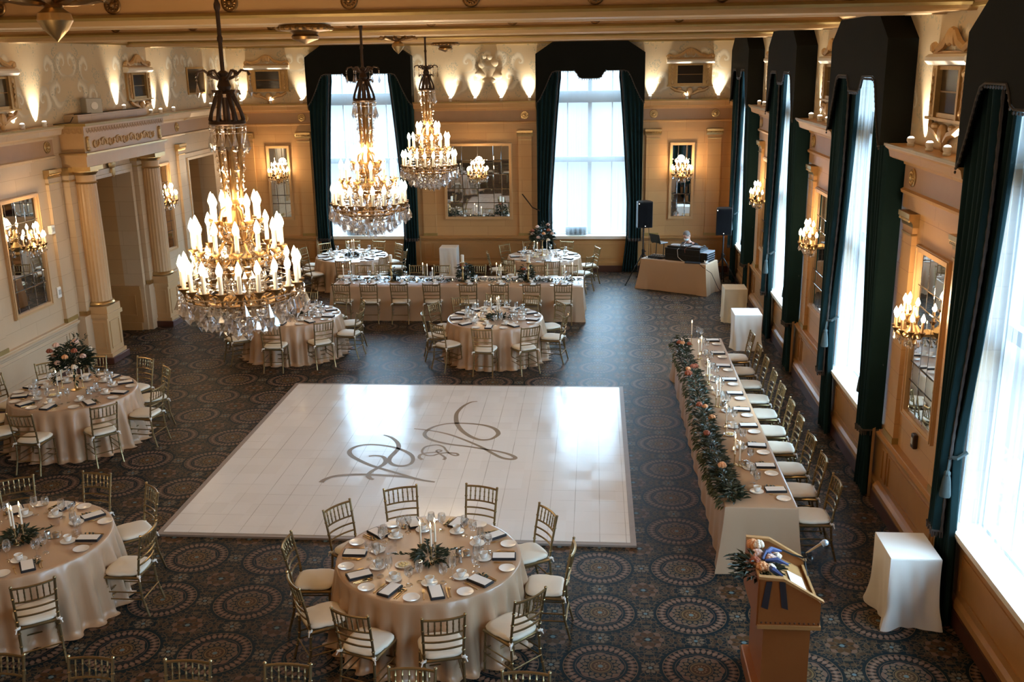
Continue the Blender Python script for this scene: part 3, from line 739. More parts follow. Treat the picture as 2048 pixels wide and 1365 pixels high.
def make_curtain(s, tied, fr_mat='fringe'):
    """s: -1 / +1 side in local x; tied: swept back to a tassel"""
    t = thing('velvet_curtain', 'x', 'curtain')
    def inner(z):
        if not tied:
            return .74 + .24 * min(1, max(0, (5.1 - z) / 3.2)) ** .8
        if z > 1.75: k = (5.2 - z) / 3.45; return .60 + .50 * max(0, k) ** 1.7
        k = (1.75 - z) / 1.75; return 1.10 - .22 * k ** .8
    # inner full-length drape
    D = MB()
    def fn(u, v):
        z = 5.30 - 5.285 * v; xi = inner(z); xo = 1.33
        if tied and z < 2.3: xo = 1.33 - .10 * max(0, 1 - abs(z - 1.75) / .6)
        if not tied and z < .9: xi = .95 + .0 * z
        if z < .9 and not tied: xo = 1.30; xi = max(xi, .98) - .10 * (1 - z / .9)
        x = xo + (xi - xo) * u
        w = abs(xo - xi)
        return (s * x, .13 + (.035 + .02 * (1 - w)) * sin(u * 2 * pi * 5.5 + .6 * sin(z * .9)) + .01 * sin(u * 40), z)
    D.grid(fn, 66, 26); D.build('drape', 'velvet', t, smooth=180, recalc=False)
    # outer short panel with fringe, ends at dado height
    O = MB()
    def hem(u): return .93 + (.0 if not tied else .0)
    def fo(u, v):
        z = 5.30 - (5.30 - hem(u)) * v
        xi = (inner(max(z, 1.9)) + .06) if not tied else .86 + .12 * sin(z * 1.1) + .16 * v
        x = 1.385 + (xi - 1.385) * u
        if u < .04: return (s * 1.375, .02 + (.21) * u / .04, z)
        return (s * x, .235 + .038 * sin(u * 2 * pi * 4.5 + 1 + .4 * sin(z)) + .012 * sin(u * 23), z)
    O.grid(fo, 54, 24); O.build('outer_panel', 'velvet', t, smooth=180, recalc=False)
    E = MB(); E.tube([fo(i / 50, 1.0) for i in range(51)], .014, 5)
    for i in range(40):
        p = fo(i / 39, 1.0); E.tube([p, (p[0] + R.uniform(-.008, .008), p[1], p[2] - .07)], [.009, .006], 4)
    E.tube([(q[0], q[1] + .012, q[2]) for q in [fo(1.0, i / 60) for i in range(61)]], [.013 if i % 2 else .02 for i in range(61)], 5)
    E.build('fringe', 'fringe', t)
    L = MB(); L.grid(lambda u, v: (s * (1.40 + .05 * u), .10 + .05 * u, .98 - .94 * v), 2, 4); L.build('lining_strip', 'lining', t, smooth=0, recalc=False)
    if tied:
        T = MB(); T.tube([(s * 1.36, .06, 1.80), (s * 1.30, .22, 1.76), (s * 1.16, .235, 1.72), (s * 1.06, .15, 1.74), (s * 1.07, .06, 1.80)], .022, 6)
        T.tube([(s * 1.07, .22, 1.72), (s * 1.06, .23, 1.60)], .012, 5).ball((s * 1.06, .23, 1.58), .035, .035, .035, 8, 5).lathe([(.03, 0), (.04, -.05), (.055, -.20), (.05, -.22)], 12, c=(s * 1.06, .23, 1.56), wob=lambda A, z: 1 + .06 * sin(9 * A))
        T.build('tieback_tassel', 'tassel', t)
    return t
cur = {(s, td): Proto(lambda s=s, td=td: make_curtain(s, td)) for s in (-1, 1) for td in (False, True)}
def dressed_window(xf, loc, rz, tied, where):
    window(xf)
    sheers.place(loc, rz, 'white sheer curtain glowing with daylight in the %s' % where)
    vals.place(loc, rz, 'dark boxed valance with stepped edge over the %s' % where)
    sd = {1: 'far-end', -1: 'near-end'} if tied else {1: 'doorway-side', -1: 'speaker-side'}
    for s in (-1, 1):
        cur[(s, tied)].place(loc, rz, 'dark green velvet curtain, %s edge of the %s' % (sd[s], where))
wnames = ['window beside the white-covered stand', 'window behind the garland table', 'window beyond the garland table', 'window behind the second speaker']
for y, nm in zip(WIN_R, wnames): dressed_window(FR(y), (XR, y, 0), pi / 2, True, nm)
for x, nm in zip(WIN_F, ('far wall window behind the middle chandelier', 'far wall window beside the speaker')): dressed_window(FF(x), (x, YF, 0), pi, False, nm)
for y in (2.88, -2.47):     # the same wall carries on beside the camera
    window(FR(y)); sheers.place((XR, y, 0), pi / 2, 'white sheer curtain in a window of the same wall beyond the picture', 'windows beyond the picture')
    pier(FR(y + 2.67), 1.19, (.86, -.86), 'right')
for x, nm in zip(WIN_F, ('middle chandelier', 'speaker')):
    t = thing('air_conditioner', 'small grey window unit behind the sheer of the far window by the ' + nm, 'appliance', (x - .35, YF + .13, .985))
    MB().cbox(-.28, .28, -.08, .08, 0, .22, .01).build('casing', 'ac_grey', t, smooth=0)
    gmb = MB()
    for k in range(7): gmb.bx(-.24, .24, -.088, -.078, .03 + .026 * k, .042 + .026 * k)
    gmb.build('grille_slat', 'slot_dark', t, smooth=0)
# drapery wand beside the right far curtain
o = MB().tube([(-1.90, YF - .16, 2.12), (-1.62, YF - .30, 1.78), (-1.42, YF - .34, 1.70)], .017, 6).build('curtain_wand', 'bronze'); tag(o, 'thin dark rod poking out of the curtain beside the square mirror', 'rod')

# ---- bevelled grid mirrors
def mirror(xf_loc, rz, w, z0, z1, nx, nz, label, big=False):
    t = thing('wall_mirror', label, 'mirror', xf_loc, rz)
    f = .075
    F = MB()
    for (a, b, c_, d_) in ((-w, -w + f, z0, z1), (w - f, w, z0, z1), (-w, w, z0, z0 + f), (-w, w, z1 - f, z1)):
        F.bx(a, b, 0, .045, c_, d_)
    for k, (g0, y) in enumerate(((.0, .06),)):
        for (a, b, c_, d_) in ((-w + .015, -w + .035, z0 + .015, z1 - .015), (w - .035, w - .015, z0 + .015, z1 - .015), (-w + .015, w - .015, z0 + .015, z0 + .035), (-w + .015, w - .015, z1 - .035, z1 - .015)): F.bx(a, b, 0, y, c_, d_)
    F.build('frame', 'column_stone', t, smooth=0)
    G = MB(); W, H = 2 * (w - f), z1 - z0 - 2 * f
    xs = [-w + f + W * q for q in nx]; zs = [z0 + f + H * q for q in nz]
    S = MB()
    for i in range(len(xs) - 1):
        for j in range(len(zs) - 1):
            a, b, c_, d_ = xs[i], xs[i + 1], zs[j], zs[j + 1]; e = .012
            tx, tz = R.uniform(-.0006, .0006), R.uniform(-.0006, .0006)
            vs = [(a, .010, c_), (b, .010, c_), (b, .010, d_), (a, .010, d_), (a + e, .014 - tx - tz, c_ + e), (b - e, .014 + tx - tz, c_ + e), (b - e, .014 + tx + tz, d_ - e), (a + e, .014 - tx + tz, d_ - e)]
            G.add(vs, [(4, 7, 6, 5), (0, 4, 5, 1), (1, 5, 6, 2), (2, 6, 7, 3), (3, 7, 4, 0)])
    G.build('mirror_pane', 'mirror', t, smooth=0, recalc=False)
    for x in xs[1:-1]: S.bx(x - .004, x + .004, 0, .013, z0 + f, z1 - f)
    for z in zs[1:-1]: S.bx(-w + f, w - f, 0, .013, z - .004, z + .004)
    S.build('seam_grid_lattice', 'slot_dark', t, smooth=0)
    return t
n4 = [0, .1, .37, .63, .9, 1]; v5 = [0, .2, .32, .68, .8, 1]
mirror((-3.09, YF, 0), pi, .92, 1.42, 3.46, [0, .125, .25, .5, .75, .875, 1], [0, .2, .4, .6, .8, 1], 'large square mirror of small panes on the far wall')
mirror((2.29, YF, 0), pi, .33, 1.42, 3.44, [0, .3, .7, 1], v5, 'narrow tall mirror behind the seated man')
mirror((-8.5, YF, 0), pi, .33, 1.42, 3.44, [0, .3, .7, 1], v5, 'narrow tall mirror on the far wall near the second doorway')
for y, lb in zip(PIER_R, ('tall mirror of small panes by the garland table end chairs', 'tall mirror on the window wall, middle bay', 'tall mirror on the window wall, speaker bay')): mirror((XR, y, 0), pi / 2, .53, 1.44, 3.46, n4, v5, lb)
mirror((XL, 16.12, 0), -pi / 2, .60, 1.42, 3.44, n4, v5, 'tall mirror of small panes cut by the picture edge')
mirror((XL, 21.75, 0), -pi / 2, .55, 1.42, 3.44, n4, v5, 'tall mirror behind the second column')
# small wall devices
def device(loc, rz, w, h, d, mat, name, label, cat):
    t = thing(name, label, cat, loc, rz); MB().cbox(-w / 2, w / 2, 0, d, -h / 2, h / 2, .008).build('casing', mat, t, smooth=0)
    MB().bx(-w * .3, w * .3, d, d + .006, -h * .2, h * .25).build('face', 'grey_plastic' if mat != 'grey_plastic' else 'slot_dark', t, smooth=0)
device((XL, 17.0, 2.73), -pi / 2, .13, .16, .07, 'white_plastic', 'wall_sensor', 'small white sensor box on the wall above the light switch', 'sensor')
device((XL, 17.0, 1.58), -pi / 2, .12, .20, .03, 'white_plastic', 'switch_plate', 'white switch plate beside the framed mirror and first column', 'switch')
device((XR, 10.93, 1.28), pi / 2, .10, .17, .05, 'bronze', 'wall_control', 'small dark wall control under the mirror by the garland table', 'switch')
t = thing('ledge_speaker', 'small grey box with white disc standing on the ledge over the doorway', 'speaker', (-9.55, 18.75, 4.68), -.6)
MB().cbox(-.12, .12, -.16, .16, 0, .28, .01).build('case', 'grey_plastic', t, smooth=0)
MB().lathe([(.075, 0), (.07, .008), (0, .012)], 18, c=(0, 0, 0)).build('disc', 'white_plastic', t).matrix_local = Matrix.Translation((.122, 0, .14)) @ Matrix.Rotation(pi / 2, 4, 'Y')
o = MB().tube([(-9.6, 17.4, 4.55), (-9.5, 17.8, 4.56), (-9.56, 18.1, 4.69), (-9.5, 18.6, 4.69), (-9.58, 19.4, 4.69), (-9.52, 20.4, 4.69), (-9.58, 20.85, 4.69)], .008, 5).build('ledge_cable', 'black_cloth'); tag(o, 'loose cable running along the ledge over the columned doorway', 'cable')

# ---- ledge uplights
def make_uplight():
    t = thing('uplight', 'x', 'uplight')
    U = MB(); U.lathe([(.035, 0), (.04, .01), (.04, .03), (.03, .035)], 12).lathe([(.03, .03), (.045, .06), (.045, .085), (.04, .09)], 12); U.build('can', 'white_plastic', t)
    U = MB(); U.ball((0, 0, .088), .038, .038, .022, 10, 5); U.build('lens', 'uplight_lens', t)
    return t
ups = Proto(make_uplight)
LIGHTS = []
def uplight(p, nrm, where, grp, e=1.0, lean=0.0):
    ups.place(p, 0, 'small uplight on the ledge ' + where, grp)
    L = bpy.data.lights.new('uplight_lamp', 'SPOT'); L.energy = UP_E * e; L.color = (1.0, .88, .70); L.spot_size = RAD(60); L.spot_blend = 1.0; L.shadow_soft_size = .02
    o = bpy.data.objects.new('uplight_lamp', L); COL.objects.link(o); o.location = (p[0] - nrm[0] * .075, p[1] - nrm[1] * .075, p[2] + .03)
    d = Vector((-nrm[0] * .20 + lean * abs(nrm[1]), -nrm[1] * .20 + lean * abs(nrm[0]), 1)); o.rotation_euler = d.to_track_quat('-Z', 'Y').to_euler()
UP_E = 240.0
for x in (-9.35, -8.55, -7.72): uplight((x, YF - .15, 4.53), (0, -1), 'of the far wall under the frame near the second doorway', 'uplights near the second doorway')
for x, ln in ((-4.5, .05), (-3.75, 0), (-3.1, 0), (-2.42, 0), (-1.68, -.05)): uplight((x, YF - .15, 4.53), (0, -1), 'of the far wall above the square mirror', 'uplights above the square mirror', 1, ln)
for x, ln in ((1.42, .1), (2.35, 0), (3.15, .05)): uplight((x, YF - .15, 4.53), (0, -1), 'of the far wall above the speakers', 'uplights above the speakers', 1, ln)
for y, nm in zip(PIER_R, ('garland table', 'middle', 'speaker')):
    for d in (-1.0, -.45, .1, .75): uplight((XR - .15, y + d, 4.53), (-1, 0), 'of the window wall, %s bay' % nm, 'uplights in the %s bay' % nm)
for y in (14.9, 15.6, 16.35, 17.05): uplight((XL + .15, y, 4.53), (1, 0), 'under the frame cut by the picture edge', 'uplights under the cut frame')
for y in (20.15,): uplight((XL + .15, y, 4.68), (1, 0), 'on top of the doorway entablature', 'uplight on the entablature')
for y in (21.4, 21.9, 22.6): uplight((XL + .15, y, 4.53), (1, 0), 'just past the columned doorway', 'uplights past the doorway')
for y in (24.9, 25.9): uplight((XL + .15, y, 4.53), (1, 0), 'over the second doorway', 'uplights over the second doorway')
# ------------------------------------------------------------------ chandeliers and sconces
def candle_parts(t, pts, h, r, bulb_r, sleeve, cup_r):
    """each candle is a part of its own: sleeve with a bulb and a cup below"""
    mc = mbulb = mcup = None
    for (x, y, z) in pts:
        if mc is None:
            mc = MB().lathe([(r, 0), (r, h), (r * .6, h + .004)], 10).build('candle', sleeve, t)
            mbulb = MB().lathe([(bulb_r * .55, 0), (bulb_r, bulb_r * 1.1), (bulb_r * .92, bulb_r * 1.7), (bulb_r * .45, bulb_r * 3.0), (0, bulb_r * 3.9)], 10).build('bulb', 'bulb', mc)
            mcup = MB().lathe([(r * .5, -.055), (r * 1.0, -.04), (cup_r, -.008), (cup_r * 1.05, .002), (r, .0)], 10, caps=False).build('candle_cup', 'gilt_bronze', mc)
            mbulb.location = (0, 0, h); mc.location = (x, y, z)
        else:
            c = mc.copy(); COL.objects.link(c); adopt(c, t); c.location = (x, y, z)
            for q in (mbulb, mcup): d = q.copy(); COL.objects.link(d); adopt(d, c)
def point(loc, e, col, r=.12):
    L = bpy.data.lights.new('lamp_glow', 'POINT'); L.energy = e; L.color = col; L.shadow_soft_size = r
    o = bpy.data.objects.new('lamp_glow', L); COL.objects.link(o); o.location = loc; return o
WARM = (1.0, .68, .38)
CH_E, SC_E = 34.0, 26.0
Z0 = 3.18
def make_chandelier():
    t = thing('chandelier', 'x', 'chandelier')
    A = MB(); A.tube([(0, 0, 5.45 - Z0), (0, 0, 6.55 - Z0)], .018, 8).ball((0, 0, 5.98 - Z0), .03, .03, .05, 8, 5).ball((0, 0, 5.72 - Z0), .026, .026, .04, 8, 5)
    A.build('rod', 'bronze', t)
    A = MB()
    A.lathe([(.02, 5.47), (.05, 5.45), (.03, 5.42), (.045, 5.38), (.06, 5.34), (.045, 5.30), (.07, 5.28), (.03, 5.25), (.03, 4.98)], 12, c=(0, 0, -Z0))
    for k in range(6):
        a = 2 * pi * k / 6 + .3; q = lambda r, z: (r * cos(a), r * sin(a), z - Z0)
        A.tube([q(.04, 5.40), (q(.09, 5.42)), q(.15, 5.47), q(.20, 5.46), q(.215, 5.43)], [.014, .012, .011, .010, .014], 6)
        A.tube([q(.05, 5.30), q(.085, 5.22), q(.12, 5.13), q(.135, 5.07), q(.12, 5.04)], [.022, .018, .015, .018, .022], 6)
        A.tube([q(.05, 5.30), q(.11, 5.30), q(.13, 5.27)], [.012, .014, .008], 6)
    A.lathe([(.12, 5.055), (.15, 5.06), (.155, 5.035), (.13, 5.02), (.10, 5.03)], 24, c=(0, 0, -Z0), caps=False)
    A.build('lyre_crown', 'bronze', t)
    A = MB()
    for k in range(4):
        a = 2 * pi * k / 4 + .5; q = lambda r, z: (r * cos(a), r * sin(a), z - Z0); A.tube([q(.085, 5.03), q(.075, 4.7), q(.06, 4.40)], .022, 8)
    A.lathe([(.028, 5.0), (.028, 4.40), (.05, 4.36), (.035, 4.30), (.06, 4.24), (.075, 4.18), (.055, 4.12), (.035, 4.05), (.06, 3.98), (.085, 3.9), (.06, 3.82), (.035, 3.72), (.06, 3.62), (.08, 3.55), (.06, 3.48), (.04, 3.42), (.03, 3.38), (0, 3.36)], 16, c=(0, 0, -Z0), caps=False)
    for k in range(8):
        a = 2 * pi * k / 8; q = lambda r, z: (r * cos(a), r * sin(a), z - Z0)
        A.tube([q(.05, 3.70), q(.16, 3.80), q(.20, 3.92), q(.13, 4.02), q(.05, 4.0)], .010, 5); A.tube([q(.05, 3.45), q(.22, 3.42), q(.34, 3.50), q(.42, 3.60)], .009, 5); A.ball(q(.20, 3.92), .022, .022, .03, 6, 4)
        A.tube([q(.06, 4.34), q(.12, 4.30), q(.16, 4.16), q(.12, 4.05)], .013, 5); A.ball(q(.15, 4.18), .035, .035, .05, 6, 4); A.ball(q(.13, 3.75), .04, .04, .06, 6, 4)
    A.build('stem', 'gilt_bronze', t)
    tiers = [(8, .20, 4.225, .1), (13, .375, 3.985, .2), (20, .50, 3.665, 0)]
    for n, r, z, ph in tiers:
        B = MB()
        for k in range(n):
            a = 2 * pi * k / n + ph; q = lambda rr, zz: (rr * cos(a), rr * sin(a), zz - Z0)
            B.tube([q(.06, z - .10), q(r * .45, z - .19), q(r * .75, z - .15), q(r * .97, z - .11), q(r, z - .045)], [.014, .012, .011, .011, .014], 6)
            B.tube([q(r * .75, z - .15), q(r * .66, z - .07), q(r * .78, z - .05)], [.008, .008, .006], 5)
        B.lathe([(r * .62, z - .165), (r * .66, z - .15), (r * .62, z - .14)], 32, c=(0, 0, -Z0), caps=False)
        B.build('branch_lattice', 'gilt_bronze', t)
        candle_parts(t, [(r * cos(2 * pi * k / n + ph), r * sin(2 * pi * k / n + ph), z - Z0) for k in range(n)], .155 if n > 8 else .12, .0195, .030, 'candle_sleeve', .045)
    def ring(name, n, r, z, hs, w=.045, chain=True):
        C = MB()
        for k in range(n):
            a = 2 * pi * k / n + R.random() * .1; rr = r + R.uniform(-.012, .012); h = R.choice(hs); zz = z - Z0 + R.uniform(-.015, .015)
            x, y = rr * cos(a), rr * sin(a)
            if chain:
                for b in range(2): C.gem((x, y, zz - .024 * b), .018, .022, .5)
            C.gem((x, y, zz - .05), w * R.uniform(.8, 1.15), h)
        C.tube([((r) * cos(2 * pi * q / 40), (r) * sin(2 * pi * q / 40), z - Z0 - .012) for q in range(41)], .006, 4)
        C.tube([((r) * cos(2 * pi * q / 40), (r) * sin(2 * pi * q / 40), z - Z0 - .06) for q in range(41)], .004, 4)
        C.build(name, 'crystal', t, smooth=0)
    for k in range(6):
        a = 2 * pi * k / 6 + .3; C = MB(); x, y = .215 * cos(a), .215 * sin(a)
        C.gem((x, y, 5.43 - Z0), .022, .03, .5).gem((x, y, 5.405 - Z0), .022, .03, .5).gem((x, y, 5.38 - Z0), .04, .13); C.build('crystal_drop', 'crystal', t, smooth=0)
    ring('crystal_fringe', 14, .15, 5.02, (.15, .18), .06)
    C = MB()
    for k in range(6):
        a = 2 * pi * k / 6 + .25
        for j in range(11): rr = .12 - .004 * j; C.gem((rr * cos(a), rr * sin(a), 4.87 - Z0 - j * .042), .028 if j % 4 else .05, .04 if j % 4 else .075)
    C.build('crystal_chain', 'crystal', t, smooth=0)
    ring('crystal_fringe', 16, .22, 4.20, (.06, .08), .035)
    ring('crystal_fringe', 26, .39, 3.95, (.07, .09), .04)
    ring('crystal_fringe', 34, .54, 3.62, (.13, .16, .19), .075)
    ring('crystal_fringe', 26, .30, 3.86, (.08, .10), .05)
    ring('crystal_fringe', 20, .20, 3.74, (.10, .12), .055)
    ring('crystal_fringe', 22, .42, 3.74, (.07, .09), .045)
    ring('crystal_fringe', 12, .12, 4.06, (.09, .11), .05)
    ring('crystal_fringe', 30, .46, 3.57, (.12, .15), .068)
    ring('crystal_fringe', 26, .37, 3.49, (.13, .16, .18), .07)
    ring('crystal_fringe', 20, .27, 3.42, (.12, .16), .07)
    ring('crystal_fringe', 12, .16, 3.36, (.11, .14), .065)
    C = MB(); C.ball((0, 0, 3.27 - Z0), .05, .05, .05, 10, 6).gem((0, 0, 3.24 - Z0), .05, .07)
    C.build('finial', 'crystal', t, smooth=0)
    return t
chp = Proto(make_chandelier)
for (y, lb) in ((8.4, 'largest crystal chandelier, hanging over the tables before the columns'), (13.62, 'crystal chandelier hanging in front of the first far window'), (18.82, 'smallest crystal chandelier, hanging beside the square mirror')):
    chp.place((-3.1, y, Z0), 0, lb)
    point((-3.1, y, 4.62), CH_E, WARM, .05); point((-3.1, y + .24, 4.32), CH_E, WARM, .05); point((-3.1, y - .24, 4.32), CH_E, WARM, .05)
point((-3.1, 3.2, 4.1), CH_E * 6, WARM, .4)            # the next chandelier of the row hangs beside the camera, outside the picture

def make_sconce():
    t = thing('wall_sconce', 'x', 'sconce')
    A = MB(); A.lathe([(0, 2.40), (.02, 2.41), (.05, 2.45), (.03, 2.49), (.08, 2.53), (.10, 2.58), (.06, 2.62), (.03, 2.66), (.05, 2.74), (.025, 2.80), (.03, 2.86), (0, 2.88)], 14, c=(0, .16, 0), caps=False)
    A.tube([(0, .012, 2.56), (0, .10, 2.55), (0, .16, 2.57)], [.05, .03, .03], 8).lathe([(.06, 0), (.05, .02), (.02, .03)], 12, c=(0, 0, 0))
    A.v = [v for v in A.v]
    low = []; up = []
    for k in range(7):
        a = pi * (k / 6.0); q = lambda r, z: (r * cos(a), .15 + r * sin(a) * .82, z); low.append(q(.25, 2.63))
        A.tube([q(.05, 2.57), q(.14, 2.53), q(.21, 2.55), q(.25, 2.585)], [.014, .012, .011, .012], 6)
    for k in range(4):
        a = pi * (.1 + .8 * k / 3.0); q = lambda r, z: (r * cos(a), .15 + r * sin(a) * .82, z); up.append(q(.15, 2.79))
        A.tube([q(.03, 2.72), q(.09, 2.69), q(.14, 2.72), q(.15, 2.745)], [.012, .010, .009, .010], 6)
    A.build('arms', 'gold', t)
    candle_parts(t, low + up, .115, .0135, .024, 'peach_sleeve', .034)
    C = MB()
    for k in range(13):
        a = pi * k / 12.0; C.gem((.26 * cos(a), .15 + .21 * sin(a), 2.575), .035, R.choice((.07, .09)))
        if k % 2 == 0: C.gem((.17 * cos(a), .15 + .14 * sin(a), 2.52), .04, .09)
    for k in range(6): a = pi * k / 5; C.gem((.09 * cos(a), .15 + .07 * sin(a), 2.47), .035, .08); C.gem((.16 * cos(a), .15 + .13 * sin(a), 2.73), .025, .06)
    C.build('crystal_fringe', 'crystal', t, smooth=0)
    return t
scp = Proto(make_sconce)
SPOTS = [((-3.09, YF, 0), pi, 'gilt candle sconce in front of the large square mirror'), ((2.29, YF, 0), pi, 'gilt candle sconce on the narrow mirror behind the seated man'), ((-8.5, YF, 0), pi, 'gilt candle sconce on the narrow mirror near the second doorway'),
         ((XR, 10.9, 0), pi / 2, 'gilt candle sconce by the curtains at the garland table'), ((XR, 16.25, 0), pi / 2, 'gilt candle sconce on the window wall, middle bay'), ((XR, 21.6, 0), pi / 2, 'gilt candle sconce on the window wall, speaker bay'),
         ((XL, 16.12, 0), -pi / 2, 'gilt candle sconce on the mirror cut by the picture edge'), ((XL, 21.75, 0), -pi / 2, 'gilt candle sconce on the mirror behind the second column')]
for loc, rz, lb in SPOTS:
    scp.place(loc, rz, lb); p = Matrix.Translation(loc) @ Matrix.Rotation(rz, 4, 'Z') @ Vector((0, .34, 2.98)); point(p, SC_E, WARM, .10)

# ------------------------------------------------------------------ dance floor
t = thing('dance_floor', 'white tiled dance floor with grey edging and a brown script monogram', 'dance floor', (0, 0, 0))
X0, X1, Y0, Y1 = -5.22, .46, 10.72, 16.52; e = .07
MB().bx(X0, X1, Y0, Y1, .004, .03).build('tile_surface', 'dance_tiles', t, smooth=0)
B = MB()
for (a, b, c_, d_) in ((X0 - e, X0, Y0 - e, Y1 + e), (X1, X1 + e, Y0 - e, Y1 + e), (X0, X1, Y0 - e, Y0), (X0, X1, Y1, Y1 + e)):
    B.bx(a, b, c_, d_, 0, .026)
B.build('edge_ramp', 'floor_border', t, smooth=0)
def ribbon(mb, pts, wid, z):
    """smooth flat stroke through pts, width tapering along the list wid"""
    P = [Vector((*q, 0)) for q in pts]; out = []; n = len(P)
    for i in range(n - 1):
        p0, p1, p2, p3 = P[max(i - 1, 0)], P[i], P[i + 1], P[min(i + 2, n - 1)]
        for k in range(6):
            u = k / 6; out.append((.5 * ((2 * p1) + (p2 - p0) * u + (2 * p0 - 5 * p1 + 4 * p2 - p3) * u * u + (3 * p1 - p0 - 3 * p2 + p3) * u ** 3), (i + u) / (n - 1)))
    out.append((P[-1], 1.0)); vs = []
    def W(u):
        k = u * (len(wid) - 1); i = min(int(k), len(wid) - 2); return wid[i] + (wid[i + 1] - wid[i]) * (k - i)
    for i, (p, u) in enumerate(out):
        d = (out[min(i + 1, len(out) - 1)][0] - out[max(i - 1, 0)][0]); d = d.normalized() if d.length > 1e-6 else Vector((1, 0, 0)); nn = Vector((-d.y, d.x, 0)) * W(u) * .5
        vs += [(p.x + nn.x, p.y + nn.y, z), (p.x - nn.x, p.y - nn.y, z)]
    mb.add(vs, [(2 * i, 2 * i + 1, 2 * i + 3, 2 * i + 2) for i in range(len(out) - 1)])
SA = [(-1.92, 15.69), (-2.02, 15.65), (-2.12, 15.46), (-2.18, 15.19), (-2.18, 14.96), (-2.12, 14.62), (-2.0, 14.31), (-1.83, 14.06), (-1.67, 13.94), (-1.53, 13.97), (-1.45, 14.1), (-1.43, 14.23), (-1.5, 14.41), (-1.64, 14.54), (-1.82, 14.61), (-2.06, 14.64), (-2.27, 14.61), (-2.43, 14.5), (-2.53, 14.34), (-2.56, 14.16), (-2.5, 14.0), (-2.35, 13.86), (-2.11, 13.74), (-1.82, 13.66), (-1.6, 13.58), (-1.41, 13.51), (-1.24, 13.42), (-1.12, 13.31), (-1.1, 13.23), (-1.17, 13.2), (-1.3, 13.26), (-1.46, 13.44), (-1.62, 13.64), (-1.81, 13.83), (-2.02, 14.02), (-2.22, 14.17), (-2.47, 14.29), (-2.76, 14.37)]
S1 = [(-2.42, 13.13), (-2.48, 13.21), (-2.48, 13.31), (-2.41, 13.38), (-2.31, 13.41), (-2.21, 13.44), (-2.2, 13.49), (-2.25, 13.51), (-2.27, 13.46), (-2.21, 13.37), (-2.13, 13.26), (-2.1, 13.19), (-2.12, 13.14)]
S2 = [(-2.36, 13.28), (-2.44, 13.34), (-2.48, 13.46), (-2.46, 13.61), (-2.38, 13.68), (-2.28, 13.7), (-2.19, 13.63), (-2.13, 13.5), (-2.05, 13.36), (-1.97, 13.3), (-1.93, 13.32), (-1.96, 13.38), (-2.04, 13.4), (-2.13, 13.4), (-2.23, 13.35), (-2.29, 13.29), (-2.36, 13.28)]
SP = [(-3.18, 14.08), (-3.04, 13.98), (-2.91, 13.78), (-2.85, 13.57), (-2.87, 13.38), (-2.9, 13.19), (-2.88, 13.03), (-2.78, 12.91), (-2.65, 12.89), (-2.56, 12.98), (-2.56, 13.16), (-2.64, 13.34), (-2.8, 13.5), (-2.98, 13.61), (-3.18, 13.67), (-3.36, 13.67), (-3.49, 13.59), (-3.55, 13.42), (-3.49, 13.25), (-3.34, 13.08), (-3.12, 12.89), (-2.88, 12.74), (-2.59, 12.57), (-2.31, 12.41), (-2.12, 12.35)]
SQ = [(-2.12, 12.35), (-2.31, 12.41), (-2.52, 12.5), (-2.81, 12.54), (-3.1, 12.56), (-3.35, 12.54), (-3.54, 12.48), (-3.64, 12.37), (-3.67, 12.27)]
SR = [(-3.22, 13.22), (-3.13, 13.25), (-3.01, 13.21), (-2.94, 13.07), (-2.94, 12.94), (-3.0, 12.8), (-3.06, 12.67), (-3.08, 12.54), (-3.03, 12.44), (-2.97, 12.4)]
G_ = MB()
for k, (s_, w_) in enumerate(((SA, [.03, .055, .075, .07, .055, .075, .05, .045, .06, .06, .045, .05, .07, .06, .05, .045, .03]), (S1, [.05, .04, .03, .03, .05]), (S2, [.03, .04, .03, .045, .03]), (SP, [.03, .065, .075, .06, .05, .06, .05, .045, .07, .06, .05, .035]), (SQ, [.035, .06, .06, .07, .06, .08]), (SR, [.03, .05, .075, .06, .07, .04]))): ribbon(G_, s_, w_, .0312 + .0003 * k)
G_.build('monogram_lettering', 'monogram', t, smooth=0, recalc=False)

